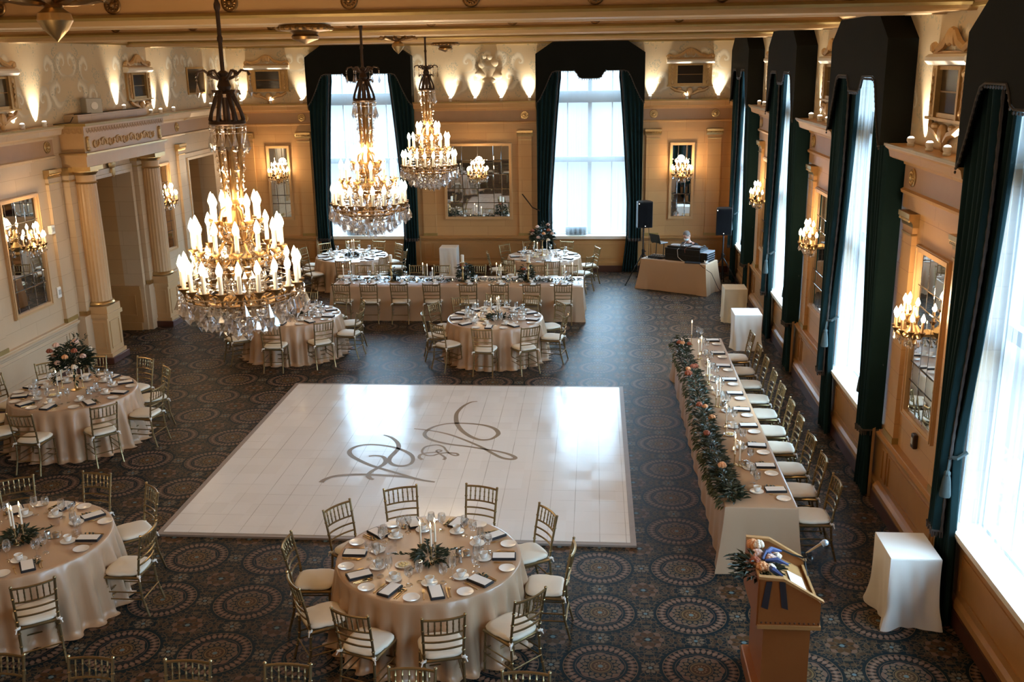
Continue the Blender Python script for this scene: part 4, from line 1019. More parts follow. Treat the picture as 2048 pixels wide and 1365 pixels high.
# ------------------------------------------------------------------ chairs
def make_chair():
    t = thing('banquet_chair', 'x', 'chair')
    def bamboo(path, r, nring=4, n=7):
        P = [Vector(p) for p in path]; out = []; rr = []
        L = [0]
        for a, b in zip(P[:-1], P[1:]): L.append(L[-1] + (b - a).length)
        def at(s):
            for i in range(len(P) - 1):
                if s <= L[i + 1] + 1e-9: return P[i].lerp(P[i + 1], (s - L[i]) / max(1e-9, L[i + 1] - L[i]))
            return P[-1]
        stops = sorted(set([0, L[-1]] + L[1:-1]))
        for k in range(1, nring + 1):
            c = L[-1] * k / (nring + 1); stops += [c - .009, c - .0035, c + .0035, c + .009]
        for s in sorted(stops):
            out.append(at(s)); d = min([abs(s - L[-1] * k / (nring + 1)) for k in range(1, nring + 1)] or [1]); rr.append(r * 1.42 if d < .005 else r)
        return out, rr, n
    for s in (-1, 1):
        p, r, n = bamboo([(s * .172, .172, .43), (s * .183, .185, .0)], .0125, 3); MB().tube(p, r, n).build('front_leg', 'chair_gold', t)
        p, r, n = bamboo([(s * .185, -.255, 0), (s * .176, -.195, .22), (s * .172, -.180, .44), (s * .176, -.200, .60), (s * .187, -.262, .915)], .0125, 6)
        m_ = MB().tube(p, r, n); m_.ball((s * .187, -.262, .918), .016, .016, .012, 8, 4); m_.build('back_leg', 'chair_gold', t)
    F = MB(); F.cbox(-.195, .195, -.185, .195, .415, .45, .012); F.build('seat_frame', 'chair_gold', t)
    C = MB(); prof = [(.86, .0), (1.0, .012), (1.02, .026), (.97, .042), (.80, .052), (.0, .056)]; nn = 40; vs = []; fs = []
    for (q, z) in prof:
        for j in range(nn):
            A = 2 * pi * j / nn; ca, sa = cos(A), sin(A); k = (abs(ca) ** 4 + abs(sa) ** 4) ** -.25
            wdt = .198 - (.012 if sa < 0 else 0); vs.append((q * wdt * k * ca, q * .196 * k * sa + .005, .45 + z))
    for i in range(len(prof) - 1):
        for j in range(nn): fs.append((i * nn + j, i * nn + (j + 1) % nn, (i + 1) * nn + (j + 1) % nn, (i + 1) * nn + j))
    C.add(vs, fs); C.build('seat_cushion', 'ivory', t, smooth=60)
    for s in (-1, 1):
        T = MB(); T.lathe([(.018, -.012), (.021, 0), (.018, .012)], 8, c=(s * .173, -.182, .455)).ball((s * .19, -.20, .45), .02, .012, .012, 6, 4).tube([(s * .19, -.20, .45), (s * .205, -.212, .41)], [.008, .005], 5); T.build('cushion_tie', 'white_linen', t)
    def bow(x, z, y0): return (x, y0 - .030 * (1 - (x / .18) ** 2), z)
    def backy(z): return -.180 - (.02 * (z - .44) / .16 if z < .6 else .02 + .062 * (z - .6) / .315)
    B = MB()
    for z, r in ((.895, .0135), (.735, .0105), (.655, .0105), (.575, .0105)):
        y0 = backy(z); B.tube([bow(-.18 + .36 * k / 8, z, y0) for k in range(9)], r, 6)
    bk = B.build('backrest', 'chair_gold', t)
    S = MB()
    for k in range(6):
        x = -.135 + .054 * k; p, r, n = bamboo([bow(x, .735, backy(.735)), bow(x, .895, backy(.895))], .0075, 2, 6); S.tube(p, r, n)
    S.build('spindle_lattice', 'chair_gold', bk)
    S = MB()
    for z in (.19, .27):
        for s in (-1, 1): S.tube([(s * .179, .18, z), (s * .177, -.20, z)], .0075, 5)
    for z, y in ((.16, .18), (.24, .18)): S.tube([(-.178, y, z), (.178, y, z)], .0075, 5)
    S.tube([(-.178, -.21, .20), (.178, -.21, .20)], .0075, 5)
    S.build('stretcher_lattice', 'chair_gold', t)
    return t
chairs = Proto(make_chair)
HOURS = 'twelve one two three four five six seven eight nine ten eleven'.split()
def clock(a):
    """angle in degrees (0 = +x, 90 = towards the far wall) as seen from above with the far wall at twelve"""
    h2 = round(((90 - a) % 360) / 15) % 24; h = h2 // 2
    return HOURS[h] + " o'clock" if h2 % 2 == 0 else 'half past ' + HOURS[h]

# ------------------------------------------------------------------ tableware prototypes
def one(name, mb, mat, cat, **kw): return tag(mb.build(name, mat, **kw), 'x', cat)
P_plate = Proto(lambda: one('bread_plate', MB().lathe([(0, .004), (.048, .004), (.055, .003), (.078, .013), (.080, .016), (.077, .016), (.055, .008), (0, .008)], 24, caps=False), 'porcelain', 'plate'))
P_saucer = Proto(lambda: one('saucer', MB().lathe([(0, .003), (.04, .003), (.078, .014), (.079, .017), (.04, .008), (0, .007)], 22, caps=False), 'porcelain', 'saucer'))
def mk_cup():
    t = thing('coffee_cup', 'x', 'cup')
    MB().lathe([(.022, .008), (.026, .010), (.036, .028), (.042, .062), (.043, .066), (.040, .066), (.034, .030), (.0, .016)], 18, caps=False).build('bowl', 'porcelain', t)
    MB().tube([(.038, 0, .055), (.058, 0, .056), (.063, 0, .042), (.054, 0, .028), (.037, 0, .026)], .0045, 6).build('handle', 'porcelain', t); return t
P_cup = Proto(mk_cup)
def mk_glass():
    t = thing('water_goblet', 'x', 'glass')
    MB().lathe([(.0, .085), (.022, .092), (.040, .118), (.044, .145), (.040, .175), (.036, .19), (.0345, .19), (.042, .145), (.036, .116), (0, .09)], 16, caps=False).build('bowl', 'wine_glass', t)
    MB().lathe([(.036, 0), (.034, .004), (.010, .010), (.005, .03), (.005, .075), (.010, .086), (0, .088)], 14, caps=False).build('stem', 'wine_glass', t); return t
P_gob = Proto(mk_glass)
P_wine = Proto(lambda: one('wine_glass', MB().lathe([(.034, 0), (.032, .004), (.006, .010), (.0045, .03), (.0045, .09), (.016, .10), (.036, .13), (.041, .16), (.036, .20), (.032, .22), (.0305, .22), (.039, .16), (.034, .13), (0, .102)], 14, caps=False), 'wine_glass', 'glass'))
P_napkin = Proto(lambda: one('folded_napkin', MB().cbox(-.068, .068, -.118, .118, 0, .016, .004).cbox(-.066, .068, -.118, .116, .016, .024, .003), 'black_cloth', 'napkin', smooth=0))
P_menu = Proto(lambda: one('menu_card', MB().bx(-.055, .055, -.108, .108, 0, .0015), 'paper', 'menu', smooth=0))
P_fork = Proto(lambda: one('fork', MB().tube([(0, -.09, .004), (0, .02, .004), (0, .045, .005)], [.0045, .003, .006], 5).bx(-.011, -.008, .045, .095, .004, .007).bx(-.0045, -.0015, .045, .095, .004, .007).bx(.0015, .0045, .045, .095, .004, .007).bx(.008, .011, .045, .095, .004, .007).bx(-.011, .011, .035, .05, .003, .006), 'flatware', 'cutlery'))
P_knife = Proto(lambda: one('knife', MB().tube([(0, -.10, .005), (0, -.01, .005)], [.0055, .0045], 5).bx(-.007, .005, -.01, .10, .003, .006), 'flatware', 'cutlery'))
P_spoon = Proto(lambda: one('spoon', MB().tube([(0, -.09, .004), (0, .04, .004)], [.0045, .003], 5).ball((0, .065, .006), .017, .028, .005, 8, 4), 'flatware', 'cutlery'))
def mk_sprig():
    b = MB()
    for k in range(9): b.leaf((R.uniform(-.01, .01), -.05 + .012 * k, .006), (R.choice((-1, 1)) * .9, .5, .25), .045, .011)
    return one('greenery_sprig', b, 'leaf', 'greenery', smooth=0)
P_sprig = Proto(mk_sprig)
P_butter = Proto(lambda: mk_butter())
def mk_butter():
    t = thing('butter_dish', 'x', 'dish')
    MB().lathe([(0, .004), (.05, .004), (.078, .014), (.08, .017), (.05, .009), (0, .009)], 22, caps=False).build('plate', 'porcelain', t)
    b = MB()
    for k in range(7): b.ball((.035 * cos(k * .9), .035 * sin(k * .9), .018), .016, .013, .010, 6, 4)
    b.ball((0, 0, .022), .02, .016, .012, 6, 4); b.build('butter', 'butter', t); return t
P_salt = Proto(lambda: one('salt_shaker', MB().lathe([(.018, 0), (.021, .004), (.014, .03), (.016, .055), (.012, .066), (.013, .070), (0, .078)], 12), 'steel', 'shaker'))
def mk_tray():
    t = thing('condiment_tray', 'x', 'tray')
    b = MB(); b.cbox(-.085, .085, -.055, .055, 0, .008, .003)
    for (a, c_) in ((-.085, -.055), (.085, -.055), (-.085, .055), (.085, .055)): b.tube([(a, c_, .006), (a * 1.03, c_ * 1.03, .03)], .003, 5)
    b.build('tray_base', 'steel', t)
    MB().lathe([(.025, 0), (.032, .02), (.03, .045), (.024, .06), (.027, .065)], 14, c=(-.038, 0, .008), caps=False).build('creamer', 'steel', t)
    MB().lathe([(.03, 0), (.035, .02), (.033, .04), (.01, .048), (0, .058)], 14, c=(.042, 0, .008)).build('sugar_pot', 'steel', t); return t
P_tray = Proto(mk_tray)
def mk_sign():
    t = thing('table_number_stand', 'x', 'table number')
    MB().bx(-.05, .05, -.003, .003, .004, .15).bx(-.055, .055, -.02, .02, 0, .006).build('acrylic_panel', 'acrylic', t, smooth=0); return t
P_sign = Proto(mk_sign)
def mk_taper(hh):
    t = thing('taper_candle', 'x', 'candle')
    MB().lathe([(.035, 0), (.034, .005), (.012, .012), (.006, .022), (.005, hh - .03), (.012, hh - .022), (.010, hh - .012), (.014, hh), (.010, hh + .003)], 12).build('holder', 'gold', t)
    c = MB().lathe([(.0105, hh), (.0095, hh + .20), (.004, hh + .206)], 10).build('taper', 'candle_wax', t)
    MB().lathe([(.004, hh + .212), (.0085, hh + .224), (.006, hh + .24), (0, hh + .262)], 8).build('flame', 'flame', c); return t
P_tap = {h: Proto(lambda h=h: mk_taper(h)) for h in (.07, .13, .18)}
def mk_tea():
    t = thing('tea_light', 'x', 'candle')
    MB().lathe([(.025, 0), (.031, .003), (.033, .05), (.031, .05), (.028, .006), (0, .006)], 12, caps=False).build('glass_cup', 'wine_glass', t)
    MB().lathe([(.022, .008), (.022, .025), (0, .026)], 10).build('wax', 'candle_wax', t); MB().lathe([(.003, .028), (.008, .038), (0, .058)], 8).build('flame', 'flame', t); return t
P_tea = Proto(mk_tea)
def mk_pillar():
    t = thing('pillar_candle', 'x', 'candle')
    MB().lathe([(.085, 0), (.085, .012), (.045, .03), (.02, .06), (.028, .09), (.018, .12), (.034, .17), (.018, .22), (.016, .27), (.032, .31), (.018, .35), (.024, .40), (.05, .43), (.06, .445), (.05, .45)], 18).build('holder', 'gold', t)
    MB().lathe([(.037, .45), (.037, .61), (.03, .615)], 16).build('candle', 'candle_wax', t); return t
P_pil = Proto(mk_pillar)
def foliage(mb, n, cx, cy, z0, rx, ry, rz, l=.07, w=.016, droop=.0):
    for k in range(n):
        a = R.random() * 2 * pi; q = R.random() ** .5; b = R.uniform(-.2, 1)
        p = (cx + rx * q * cos(a), cy + ry * q * sin(a), z0 + rz * max(0, b) * (1 - .5 * q))
        mb.leaf(p, (cos(a) * (.5 + q), sin(a) * (.5 + q), R.uniform(-.25, .7) - droop), l * R.uniform(.7, 1.3), w * R.uniform(.7, 1.2))
    return mb
def rose(mb, c, r):
    x, y, z = c; tilt = R.uniform(-.5, .5), R.uniform(-.5, .5)
    for (k, q, zz) in ((6, .75, 0), (5, .5, .25), (3, .25, .42)):
        ph = R.random() * 6
        for i in range(k):
            a = ph + 2 * pi * i / k; mb.ball((x + r * q * cos(a) + tilt[0] * r * zz, y + r * q * sin(a) + tilt[1] * r * zz, z + r * zz), r * .48, r * .48, r * .55, 7, 5)
    mb.ball((x, y, z), r * .7, r * .7, r * .6, 7, 5)
def mk_centre():
    t = thing('greenery_centrepiece', 'x', 'centrepiece')
    b = MB(); foliage(b, 150, 0, 0, .01, .16, .13, .09, .085, .017)
    for k in range(5):
        a = k * 1.26 + .4
        for j in range(12): q = .12 + .020 * j; b.leaf((q * cos(a), q * sin(a), .03 - .001 * j), (cos(a) + R.uniform(-.9, .9), sin(a) + R.uniform(-.9, .9), .2), .06, .014)
    b.build('foliage', 'leaf', t, smooth=0); return t
P_centre = Proto(mk_centre)
def mk_tallflower():
    t = thing('flower_arrangement', 'x', 'flowers')
    S = MB(); S.lathe([(.085, 0), (.085, .01), (.03, .025), (.015, .05), (.022, .08), (.012, .11), (.012, .17), (.024, .20), (.012, .24), (.014, .34), (.06, .40), (.07, .43), (.05, .43)], 16, caps=False); S.build('gold_stand', 'gold', t)
    b = MB(); foliage(b, 760, 0, 0, .40, .27, .25, .36, .10, .021)
    for k in range(6):
        a = k * 1.05
        for j in range(10): b.leaf((.2 * cos(a) + .012 * j * cos(a), .2 * sin(a) + .012 * j * sin(a), .46 - .028 * j), (cos(a) + R.uniform(-.6, .6), sin(a) + R.uniform(-.6, .6), -.5), .085, .018)
    for k in range(7):
        a = R.random() * 6.3
        for j in range(8): b.leaf((.16 * cos(a) + .012 * j, .16 * sin(a), .66 + .022 * j), (cos(a + j) * .8, sin(a + j) * .8, .6), .07, .014)
    b.build('foliage', 'leaf', t, smooth=0)
    for k, (a, q, z, mt) in enumerate(((-1.9, .24, .50, 'rose_blush'), (-2.5, .26, .66, 'rose_rust'), (-2.1, .20, .76, 'rose_blush'), (-.9, .24, .68, 'rose_rust'), (-.5, .26, .58, 'rose_blush'), (-1.0, .27, .44, 'rose_cream'), (-.6, .16, .80, 'rose_blush'), (-2.9, .22, .56, 'rose_blush'), (.8, .24, .60, 'rose_cream'), (2.0, .24, .62, 'rose_peach'), (-1.4, .25, .60, 'rose_peach'))):
        b = MB(); rose(b, (q * 1.12 * cos(a), q * 1.12 * sin(a), z), .043); b.build('rose', mt, t)
    return t
P_tall = Proto(mk_tallflower)
ZT = .772
def place_setting(org, ang, at, detail, who):
    """org: table edge point, ang: direction from diner into the table"""
    def put(P, x, y, z, rz, what):
        c, s = cos(ang), sin(ang); X = org[0] + x * s + y * c; Y = org[1] - x * c + y * s
        return P.place((X, Y, ZT + z), ang - pi / 2 + rz, what + ', ' + at)
    j = lambda s: R.uniform(-s, s)
    nr = j(.12)
    put(P_napkin, 0, .155, .001, nr, 'folded black napkin')
    put(P_menu, .002, .158, .0255, nr + j(.03), 'white menu card')
    put(P_plate, -.23, .115 + j(.01), .0005, 0, 'white bread plate')
    cx, cy = -.06 + j(.02), .36 + j(.02)
    put(P_saucer, cx, cy, .0005, 0, 'white saucer')
    put(P_cup, cx, cy, .008, j(1.5), 'white coffee cup')
    put(P_gob, .10 + j(.015), .335 + j(.02), .0005, 0, 'clear stemmed water goblet')
    if detail >= 1: put(P_wine, .185 + j(.01), .40 + j(.02), .0005, 0, 'clear thin wine glass')
    if detail >= 2:
        put(P_fork, -.115, .15, .0005, j(.05), 'brass coloured fork')
        put(P_knife, .105, .15, .0005, j(.05), 'brass coloured knife'); put(P_spoon, .13, .15, .0005, j(.05), 'brass coloured spoon')
        if R.random() < .75: put(P_sprig, .085, .20, .002, j(.6), 'small leafy sprig')

# ------------------------------------------------------------------ round tables
def round_cloth(seed, r=.915, h=ZT):
    rr = random.Random(seed); nf = rr.choice((27, 29, 31)); ph = rr.random() * 6; n = 240
    ph2 = rr.random() * 6
    C = MB(); rings = [(0, h)] + [(r * q, h) for q in (.5, .9, .985)] + [(r, h - .006)]
    vs = []; fs = []
    prof = [(r * .3, h, 0), (r * .7, h, 0), (r * .97, h, 0), (r * .998, h - .003, 0), (r * 1.006, h - .014, 0)] + [(r * (1.008 + .012 * k), h - .014 - (h - .018) * k / 9, k / 9) for k in range(1, 10)] + [(r * 1.165, .004, 1.08)]
    vs.append((0, 0, h))
    for (q, z, a) in prof:
        for j in range(n):
            A = 2 * pi * j / n
            f = sin(nf * A + ph + .8 * sin(3 * A + ph2)) * .6 + .4 * sin((nf // 2) * A + ph2 + 1.3 * sin(2 * A))
            f = math.copysign(abs(f) ** .75, f); w = 1 + (min(1, a * 3.0) ** .7 * (.024 + .048 * a) * f if a > 0 else 0) - .02 * a
            vs.append((q * w * cos(A), q * w * sin(A), z + (.0 if a < 1 else max(0, .02 * f))))
    fs += [(0, 1 + j, 1 + (j + 1) % n) for j in range(n)]
    for i in range(len(prof) - 1):
        for j in range(n): fs.append((1 + i * n + j, 1 + i * n + (j + 1) % n, 1 + (i + 1) * n + (j + 1) % n, 1 + (i + 1) * n + j))
    C.add(vs, fs); return C
def mk_roundtable():
    t = thing('round_table', 'x', 'table')
    MB().lathe([(.895, .74), (.90, .745), (.90, .765), (.89, .768)], 40).build('tabletop', 'dark_wood', t)
    for k in range(4): a = pi / 4 + k * pi / 2; MB().tube([(.5 * cos(a), .5 * sin(a), .74), (.62 * cos(a), .62 * sin(a), 0)], .016, 8).build('leg', 'black_metal', t)
    return t
P_round = Proto(mk_roundtable)
A0 = 15.0
T = {
 'dance': ((-1.61, 8.88), 'dance-floor round table', [0, 36, 75, 112, 144, 180, 216, 250, 284, 319], 2),
 'cut':   ((-5.97, 9.05), 'picture-edge round table', [305, 0, 45, 84, 122, 160, 200, 268], 2),
 'col':   ((-7.87, 13.8), 'tall-flower table by the columns', [35, 68, 104, 134, 170, 203, 236, 270, 314, 356], 2),
 'chand': ((-5.88, 18.63), 'round table under largest chandelier', [28, 64, 94, 138, 182, 218, 269, 310, 348], 1),
 'mid':   ((-1.87, 18.48), 'round table before the long table', [27, 65, 96, 127, 158, 190, 226, 266, 302, 346], 1),
 'wfar':  ((-6.18, 24.81), 'low-greenery far-wall round table', [0, 42, 73, 103, 134, 166, 196, 229, 275, 318], 0),
 'gfar':  ((-1.24, 24.79), 'tall-flower far-wall round table', [17, 67, 109, 142, 191, 235, 280, 326], 0),
}
for key, (c, nm, angs, det) in T.items():
    P_round.place((c[0], c[1], 0), 0, 'round folding table hidden under the cloth of the ' + nm)
    o = round_cloth(hash(key) % 97 if False else len(nm) * 7 + ord(key[0])).build('tablecloth', 'satin', smooth=180); o.location = (c[0], c[1], 0)
    tag(o, 'champagne satin cloth draped over the ' + nm, 'tablecloth', 'round champagne tablecloths')
    for a in angs:
        ck = clock(a); rr_ = 1.15 + R.uniform(-.02, .03)
        p = polar_(c, rr_, RAD(a)); chairs.place((p[0], p[1], 0), RAD(a + 90) + R.uniform(-.07, .07), 'gold chair with ivory cushion, %s seat, %s' % (ck, nm))
    base = angs
    # place settings sit in front of the chairs
    for a in base:
        if key == 'cut' and a in (160, 200): continue
        place_setting(polar_(c, .905, RAD(a)), RAD(a + 180), '%s seat, %s' % (clock(a), nm), det, None)
    def put(P, dx, dy, what, rz=0.0, z=ZT): return P.place((c[0] + dx, c[1] + dy, z), rz, what + ' on the ' + nm)
    if key in ('col', 'gfar'):
        put(P_tall, .0 if key == 'col' else -.05, .08, 'tall gold stand of blush and rust flowers', .0)
        for (dx, dy, w) in ((-.26, .16, 'near the wall'), (.06, .18, 'behind the flower stand'), (-.16, -.14, 'before the flower stand')): put(P_tap[.13], dx, dy, 'lit white taper candle ' + w)
    else:
        put(P_centre, .01, -.05, 'low dark greenery centrepiece', R.random() * 6)
        for (dx, dy, h, w) in ((-.08, .0, .13, 'shortest of three'), (.05, -.15, .18, 'tallest of three'), (.075, -.05, .18, 'middle of the three')): put(P_tap[h], dx, dy, 'lit white taper candle, %s,' % w)
    put(P_tray, .33, .03, 'steel tray with creamer and sugar pot', .3)
    put(P_salt, .27, -.11, 'steel shaker beside the greenery'); put(P_salt, .33, -.12, 'steel shaker in front of the tray')
    if det >= 1: put(P_sign, -.38, .03, 'clear acrylic table number stand', .5)
    put(P_butter, -.22, -.22, 'small plate of butter curls', .4)

# ------------------------------------------------------------------ long tables
def rect_cloth(x0, x1, y0, y1, h, seed, flare=.03, amp=.018, nf=14.0):
    rr = random.Random(seed); C = MB(); per = []
    k = .03
    def side(p, q, n):
        for i in range(n): per.append((p[0] + (q[0] - p[0]) * i / n, p[1] + (q[1] - p[1]) * i / n))
    nx, ny = int((x1 - x0) / .035), int((y1 - y0) / .035)
    side((x0, y0), (x1, y0), nx); side((x1, y0), (x1, y1), ny); side((x1, y1), (x0, y1), nx); side((x0, y1), (x0, y0), ny)
    n = len(per); cx, cy = (x0 + x1) / 2, (y0 + y1) / 2; ph = rr.random() * 6; vs = []; fs = []
    L = [h, h - .004, h - .015] + [h - .015 - (h - .02) * q / 8 for q in range(1, 9)]
    for li, z in enumerate(L):
        d = max(0, (h - z) / h)
        for i, (x, y) in enumerate(per):
            s = i * .035
            f = sin(s * nf + ph + 1.2 * sin(s * 1.7)) * .6 + .4 * sin(s * nf * .43 + 2)
            nx_ = -1 if x <= x0 + 1e-6 else 1 if x >= x1 - 1e-6 else 0; ny_ = -1 if y <= y0 + 1e-6 else 1 if y >= y1 - 1e-6 else 0
            e = d * flare + amp * d * f - (.006 if li == 0 else .002 if li == 1 else 0)
            corner = min(abs(x - x0), abs(x1 - x)) < .2 and min(abs(y - y0), abs(y1 - y)) < .2
            if corner: e += .05 * d * d * (1 - (min(abs(x - x0), abs(x1 - x)) + min(abs(y - y0), abs(y1 - y))) / .4)
            vs.append((x + nx_ * e, y + ny_ * e, z))
    for li in range(len(L) - 1):
        for i in range(n): fs.append((li * n + i, li * n + (i + 1) % n, (li + 1) * n + (i + 1) % n, (li + 1) * n + i))
    fs.append(tuple(range(n))); C.add(vs, fs); return C
def long_table(x0, x1, y0, y1, label):
    t = thing('long_table', label, 'table', ((x0 + x1) / 2, (y0 + y1) / 2, 0)); w, d = (x1 - x0) / 2 - .02, (y1 - y0) / 2 - .02
    MB().cbox(-w, w, -d, d, .735, .765, .008).build('tabletop', 'dark_wood', t, smooth=0)
    for sx in (-1, 1):
        for sy in (-1, 1): MB().tube([(sx * (w - .25), sy * (d - .1), .74), (sx * (w - .25), sy * (d - .1), 0)], .016, 8).build('leg', 'black_metal', t)
H0 = (-5.80, -.22, 21.16, 22.32); G0 = (1.46, 2.25, 10.16, 17.10)
for b, nm, sd in ((H0, 'long crosswise table', 3), (G0, 'garland table', 8)):
    long_table(*b, 'long folding table hidden under the cloth of the ' + nm)
    o = rect_cloth(*b, ZT, sd).build('tablecloth', 'satin', smooth=50); tag(o, 'champagne satin cloth draped over the ' + nm, 'tablecloth')
ORD = 'first second third fourth fifth sixth seventh eighth ninth tenth'.split()
for i, x in enumerate((-5.49, -4.88, -4.21, -3.49, -2.70, -1.99, -1.31, -.65)):
    w = '%s dance-floor-side seat from the doorways, long crosswise table' % ORD[i]
    chairs.place((x, 21.08, 0), R.uniform(-.05, .05), 'gold chair with ivory cushion, ' + w); place_setting((x + R.uniform(-.02, .02), 21.20), pi / 2, w, 0, None)
for i, x in enumerate((-5.45, -4.98, -4.16, -3.55, -2.71, -2.01, -1.25, -.54)):
    w = '%s far-side seat from the doorways, long crosswise table' % ORD[i]
    chairs.place((x, 22.62, 0), pi + R.uniform(-.05, .05), 'gold chair with ivory cushion, ' + w); place_setting((x, 22.28), -pi / 2, w, 0, None)
for i, y in enumerate((10.62, 11.32, 11.98, 12.70, 13.33, 14.04, 14.70, 15.42, 16.14, 16.92)):
    w = '%s seat from the lectern, garland table' % ORD[i]
    chairs.place((2.50, y, 0), pi / 2 + R.uniform(-.05, .05), 'gold chair with ivory cushion, ' + w); place_setting((2.235, y), pi, w, 2, None)
for i, x in enumerate((-4.78, -4.03, -3.22, -2.40, -1.40, -.50)):
    chairs.place((x, 6.50, 0), pi, 'gold chair back cut by the bottom of the picture, %s from the doorway side' % ORD[i])
# crosswise table dressing
for x, w in ((-4.53, 'near the doorway end'), (-2.91, 'in the middle'), (-1.44, 'near the speaker end')): P_pil.place((x, 21.69, ZT), 0, 'gold holder with thick ivory pillar candle %s of the long crosswise table' % w)
for i, (x, y, h) in enumerate(((-5.62, 21.66, .13), (-5.49, 21.78, .18), (-3.81, 21.70, .18), (-3.73, 21.80, .13), (-3.6, 21.72, .07), (-2.15, 21.70, .18), (-2.06, 21.78, .13), (-.63, 21.66, .13), (-.46, 21.74, .18))):
    P_tap[h].place((x, y, ZT), 0, 'lit taper candle, %s from the doorways along the long crosswise table' % ORD[i])
for i, x in enumerate((-4.95, -4.2, -3.95, -3.15, -2.62, -1.9, -1.7, -.95)): P_tea.place((x, 21.64 + .1 * (i % 2), ZT), 0, 'small tea light glass, %s from the doorway end of the long crosswise table' % ORD[i])
def runner(path, n, wd, hh, name, label, l=.07):
    t = thing(name, label, 'garland', (path[0][0], path[0][1], ZT)); b = MB()
    ox, oy = path[0]
    for k in range(n):
        u = R.random() * (len(path) - 1); i = int(u); f = u - i; p = (path[i][0] + (path[i + 1][0] - path[i][0]) * f, path[i][1] + (path[i + 1][1] - path[i][1]) * f)
        a = R.random() * 6.3; q = wd * R.random() ** .7
        b.leaf((p[0] - ox + q * cos(a), p[1] - oy + q * sin(a), .008 + hh * R.random() * (1 - q / wd * .6)), (cos(a) + R.uniform(-.7, .7), sin(a) + R.uniform(-.7, .7), R.uniform(-.05, .6)), l * R.uniform(.7, 1.3), l * .22)
    b.build('foliage', 'leaf', t, smooth=0); return t
runner([(-5.7, 21.72), (-4.6, 21.76), (-3.5, 21.70), (-2.4, 21.76), (-1.3, 21.7), (-.35, 21.74)], 900, .13, .05, 'greenery_runner', 'thin dark greenery runner along the middle of the long crosswise table', .075)
P_tray.place((-5.02, 21.60, ZT), .1, 'steel condiment tray by the pillar candle of the long crosswise table')
# garland table dressing
gp = [(1.53, 16.85), (1.51, 15.9), (1.55, 14.9), (1.54, 13.9), (1.52, 13.0), (1.50, 12.2), (1.51, 11.6), (1.52, 11.0), (1.54, 10.6), (1.58, 10.32)]
t = runner(gp, 2100, .115, .13, 'flower_garland', 'thick green garland with rust and peach blooms along the edge of the garland table', .085)
b = MB()
for k in range(420):
    u = R.random() * (len(gp) - 1); i = int(u); f = u - i; p = (gp[i][0] + (gp[i + 1][0] - gp[i][0]) * f, gp[i][1] + (gp[i + 1][1] - gp[i][1]) * f)
    b.leaf((p[0] - gp[0][0] - .10 - R.random() * .07, p[1] - gp[0][1] + R.uniform(-.1, .1), .04 - R.random() * .10), (-.8, R.uniform(-.8, .8), -.6), .08, .016)
b.build('trailing_leaves', 'leaf_light', t, smooth=0)
for (x, y, z, r, mt) in ((1.46, 16.35, .13, .042, 'rose_rust'), (1.50, 16.25, .15, .036, 'rose_peach'), (1.62, 16.3, .12, .036, 'rose_rust'), (1.47, 14.85, .13, .036, 'rose_peach'), (1.55, 14.95, .14, .04, 'rose_rust'), (1.60, 15.05, .11, .045, 'rose_rust'), (1.46, 14.65, .12, .05, 'rose_rust'), (1.47, 13.15, .14, .04, 'rose_rust'), (1.54, 13.05, .15, .034, 'rose_peach'), (1.60, 12.75, .10, .045, 'rose_peach'), (1.52, 10.98, .15, .045, 'rose_peach'), (1.46, 12.1, .12, .04, 'rose_rust')):
    q = MB(); rose(q, (x - gp[0][0], y - gp[0][1], z), r); q.build('rose', mt, t)
for i, (x, y, h) in enumerate(((1.69, 16.67, .18), (1.72, 15.8, .07), (1.77, 15.83, .13), (1.73, 14.55, .13), (1.75, 14.46, .07), (1.74, 13.47, .13), (1.78, 13.44, .18), (1.73, 12.33, .18), (1.72, 11.38, .13), (1.77, 11.32, .07))):
    P_tap[h].place((x, y, ZT), 0, 'lit taper candle behind the garland, %s from the table far end' % ORD[i])
for i, y in enumerate((15.58, 13.53, 11.33)): P_tray.place((1.86, y, ZT), pi / 2, 'steel condiment tray on the garland table, %s from its far end' % ORD[i])
for i, y in enumerate((14.9, 12.36)): P_butter.place((1.79, y, ZT), 0, 'small plate of butter curls on the garland table, %s from its far end' % ORD[i])
for i, y in enumerate((16.0, 14.2, 12.6, 11.8)): P_tea.place((1.77, y, ZT), 0, 'small tea light glass by the garland, %s from the far end of the garland table' % ORD[i])

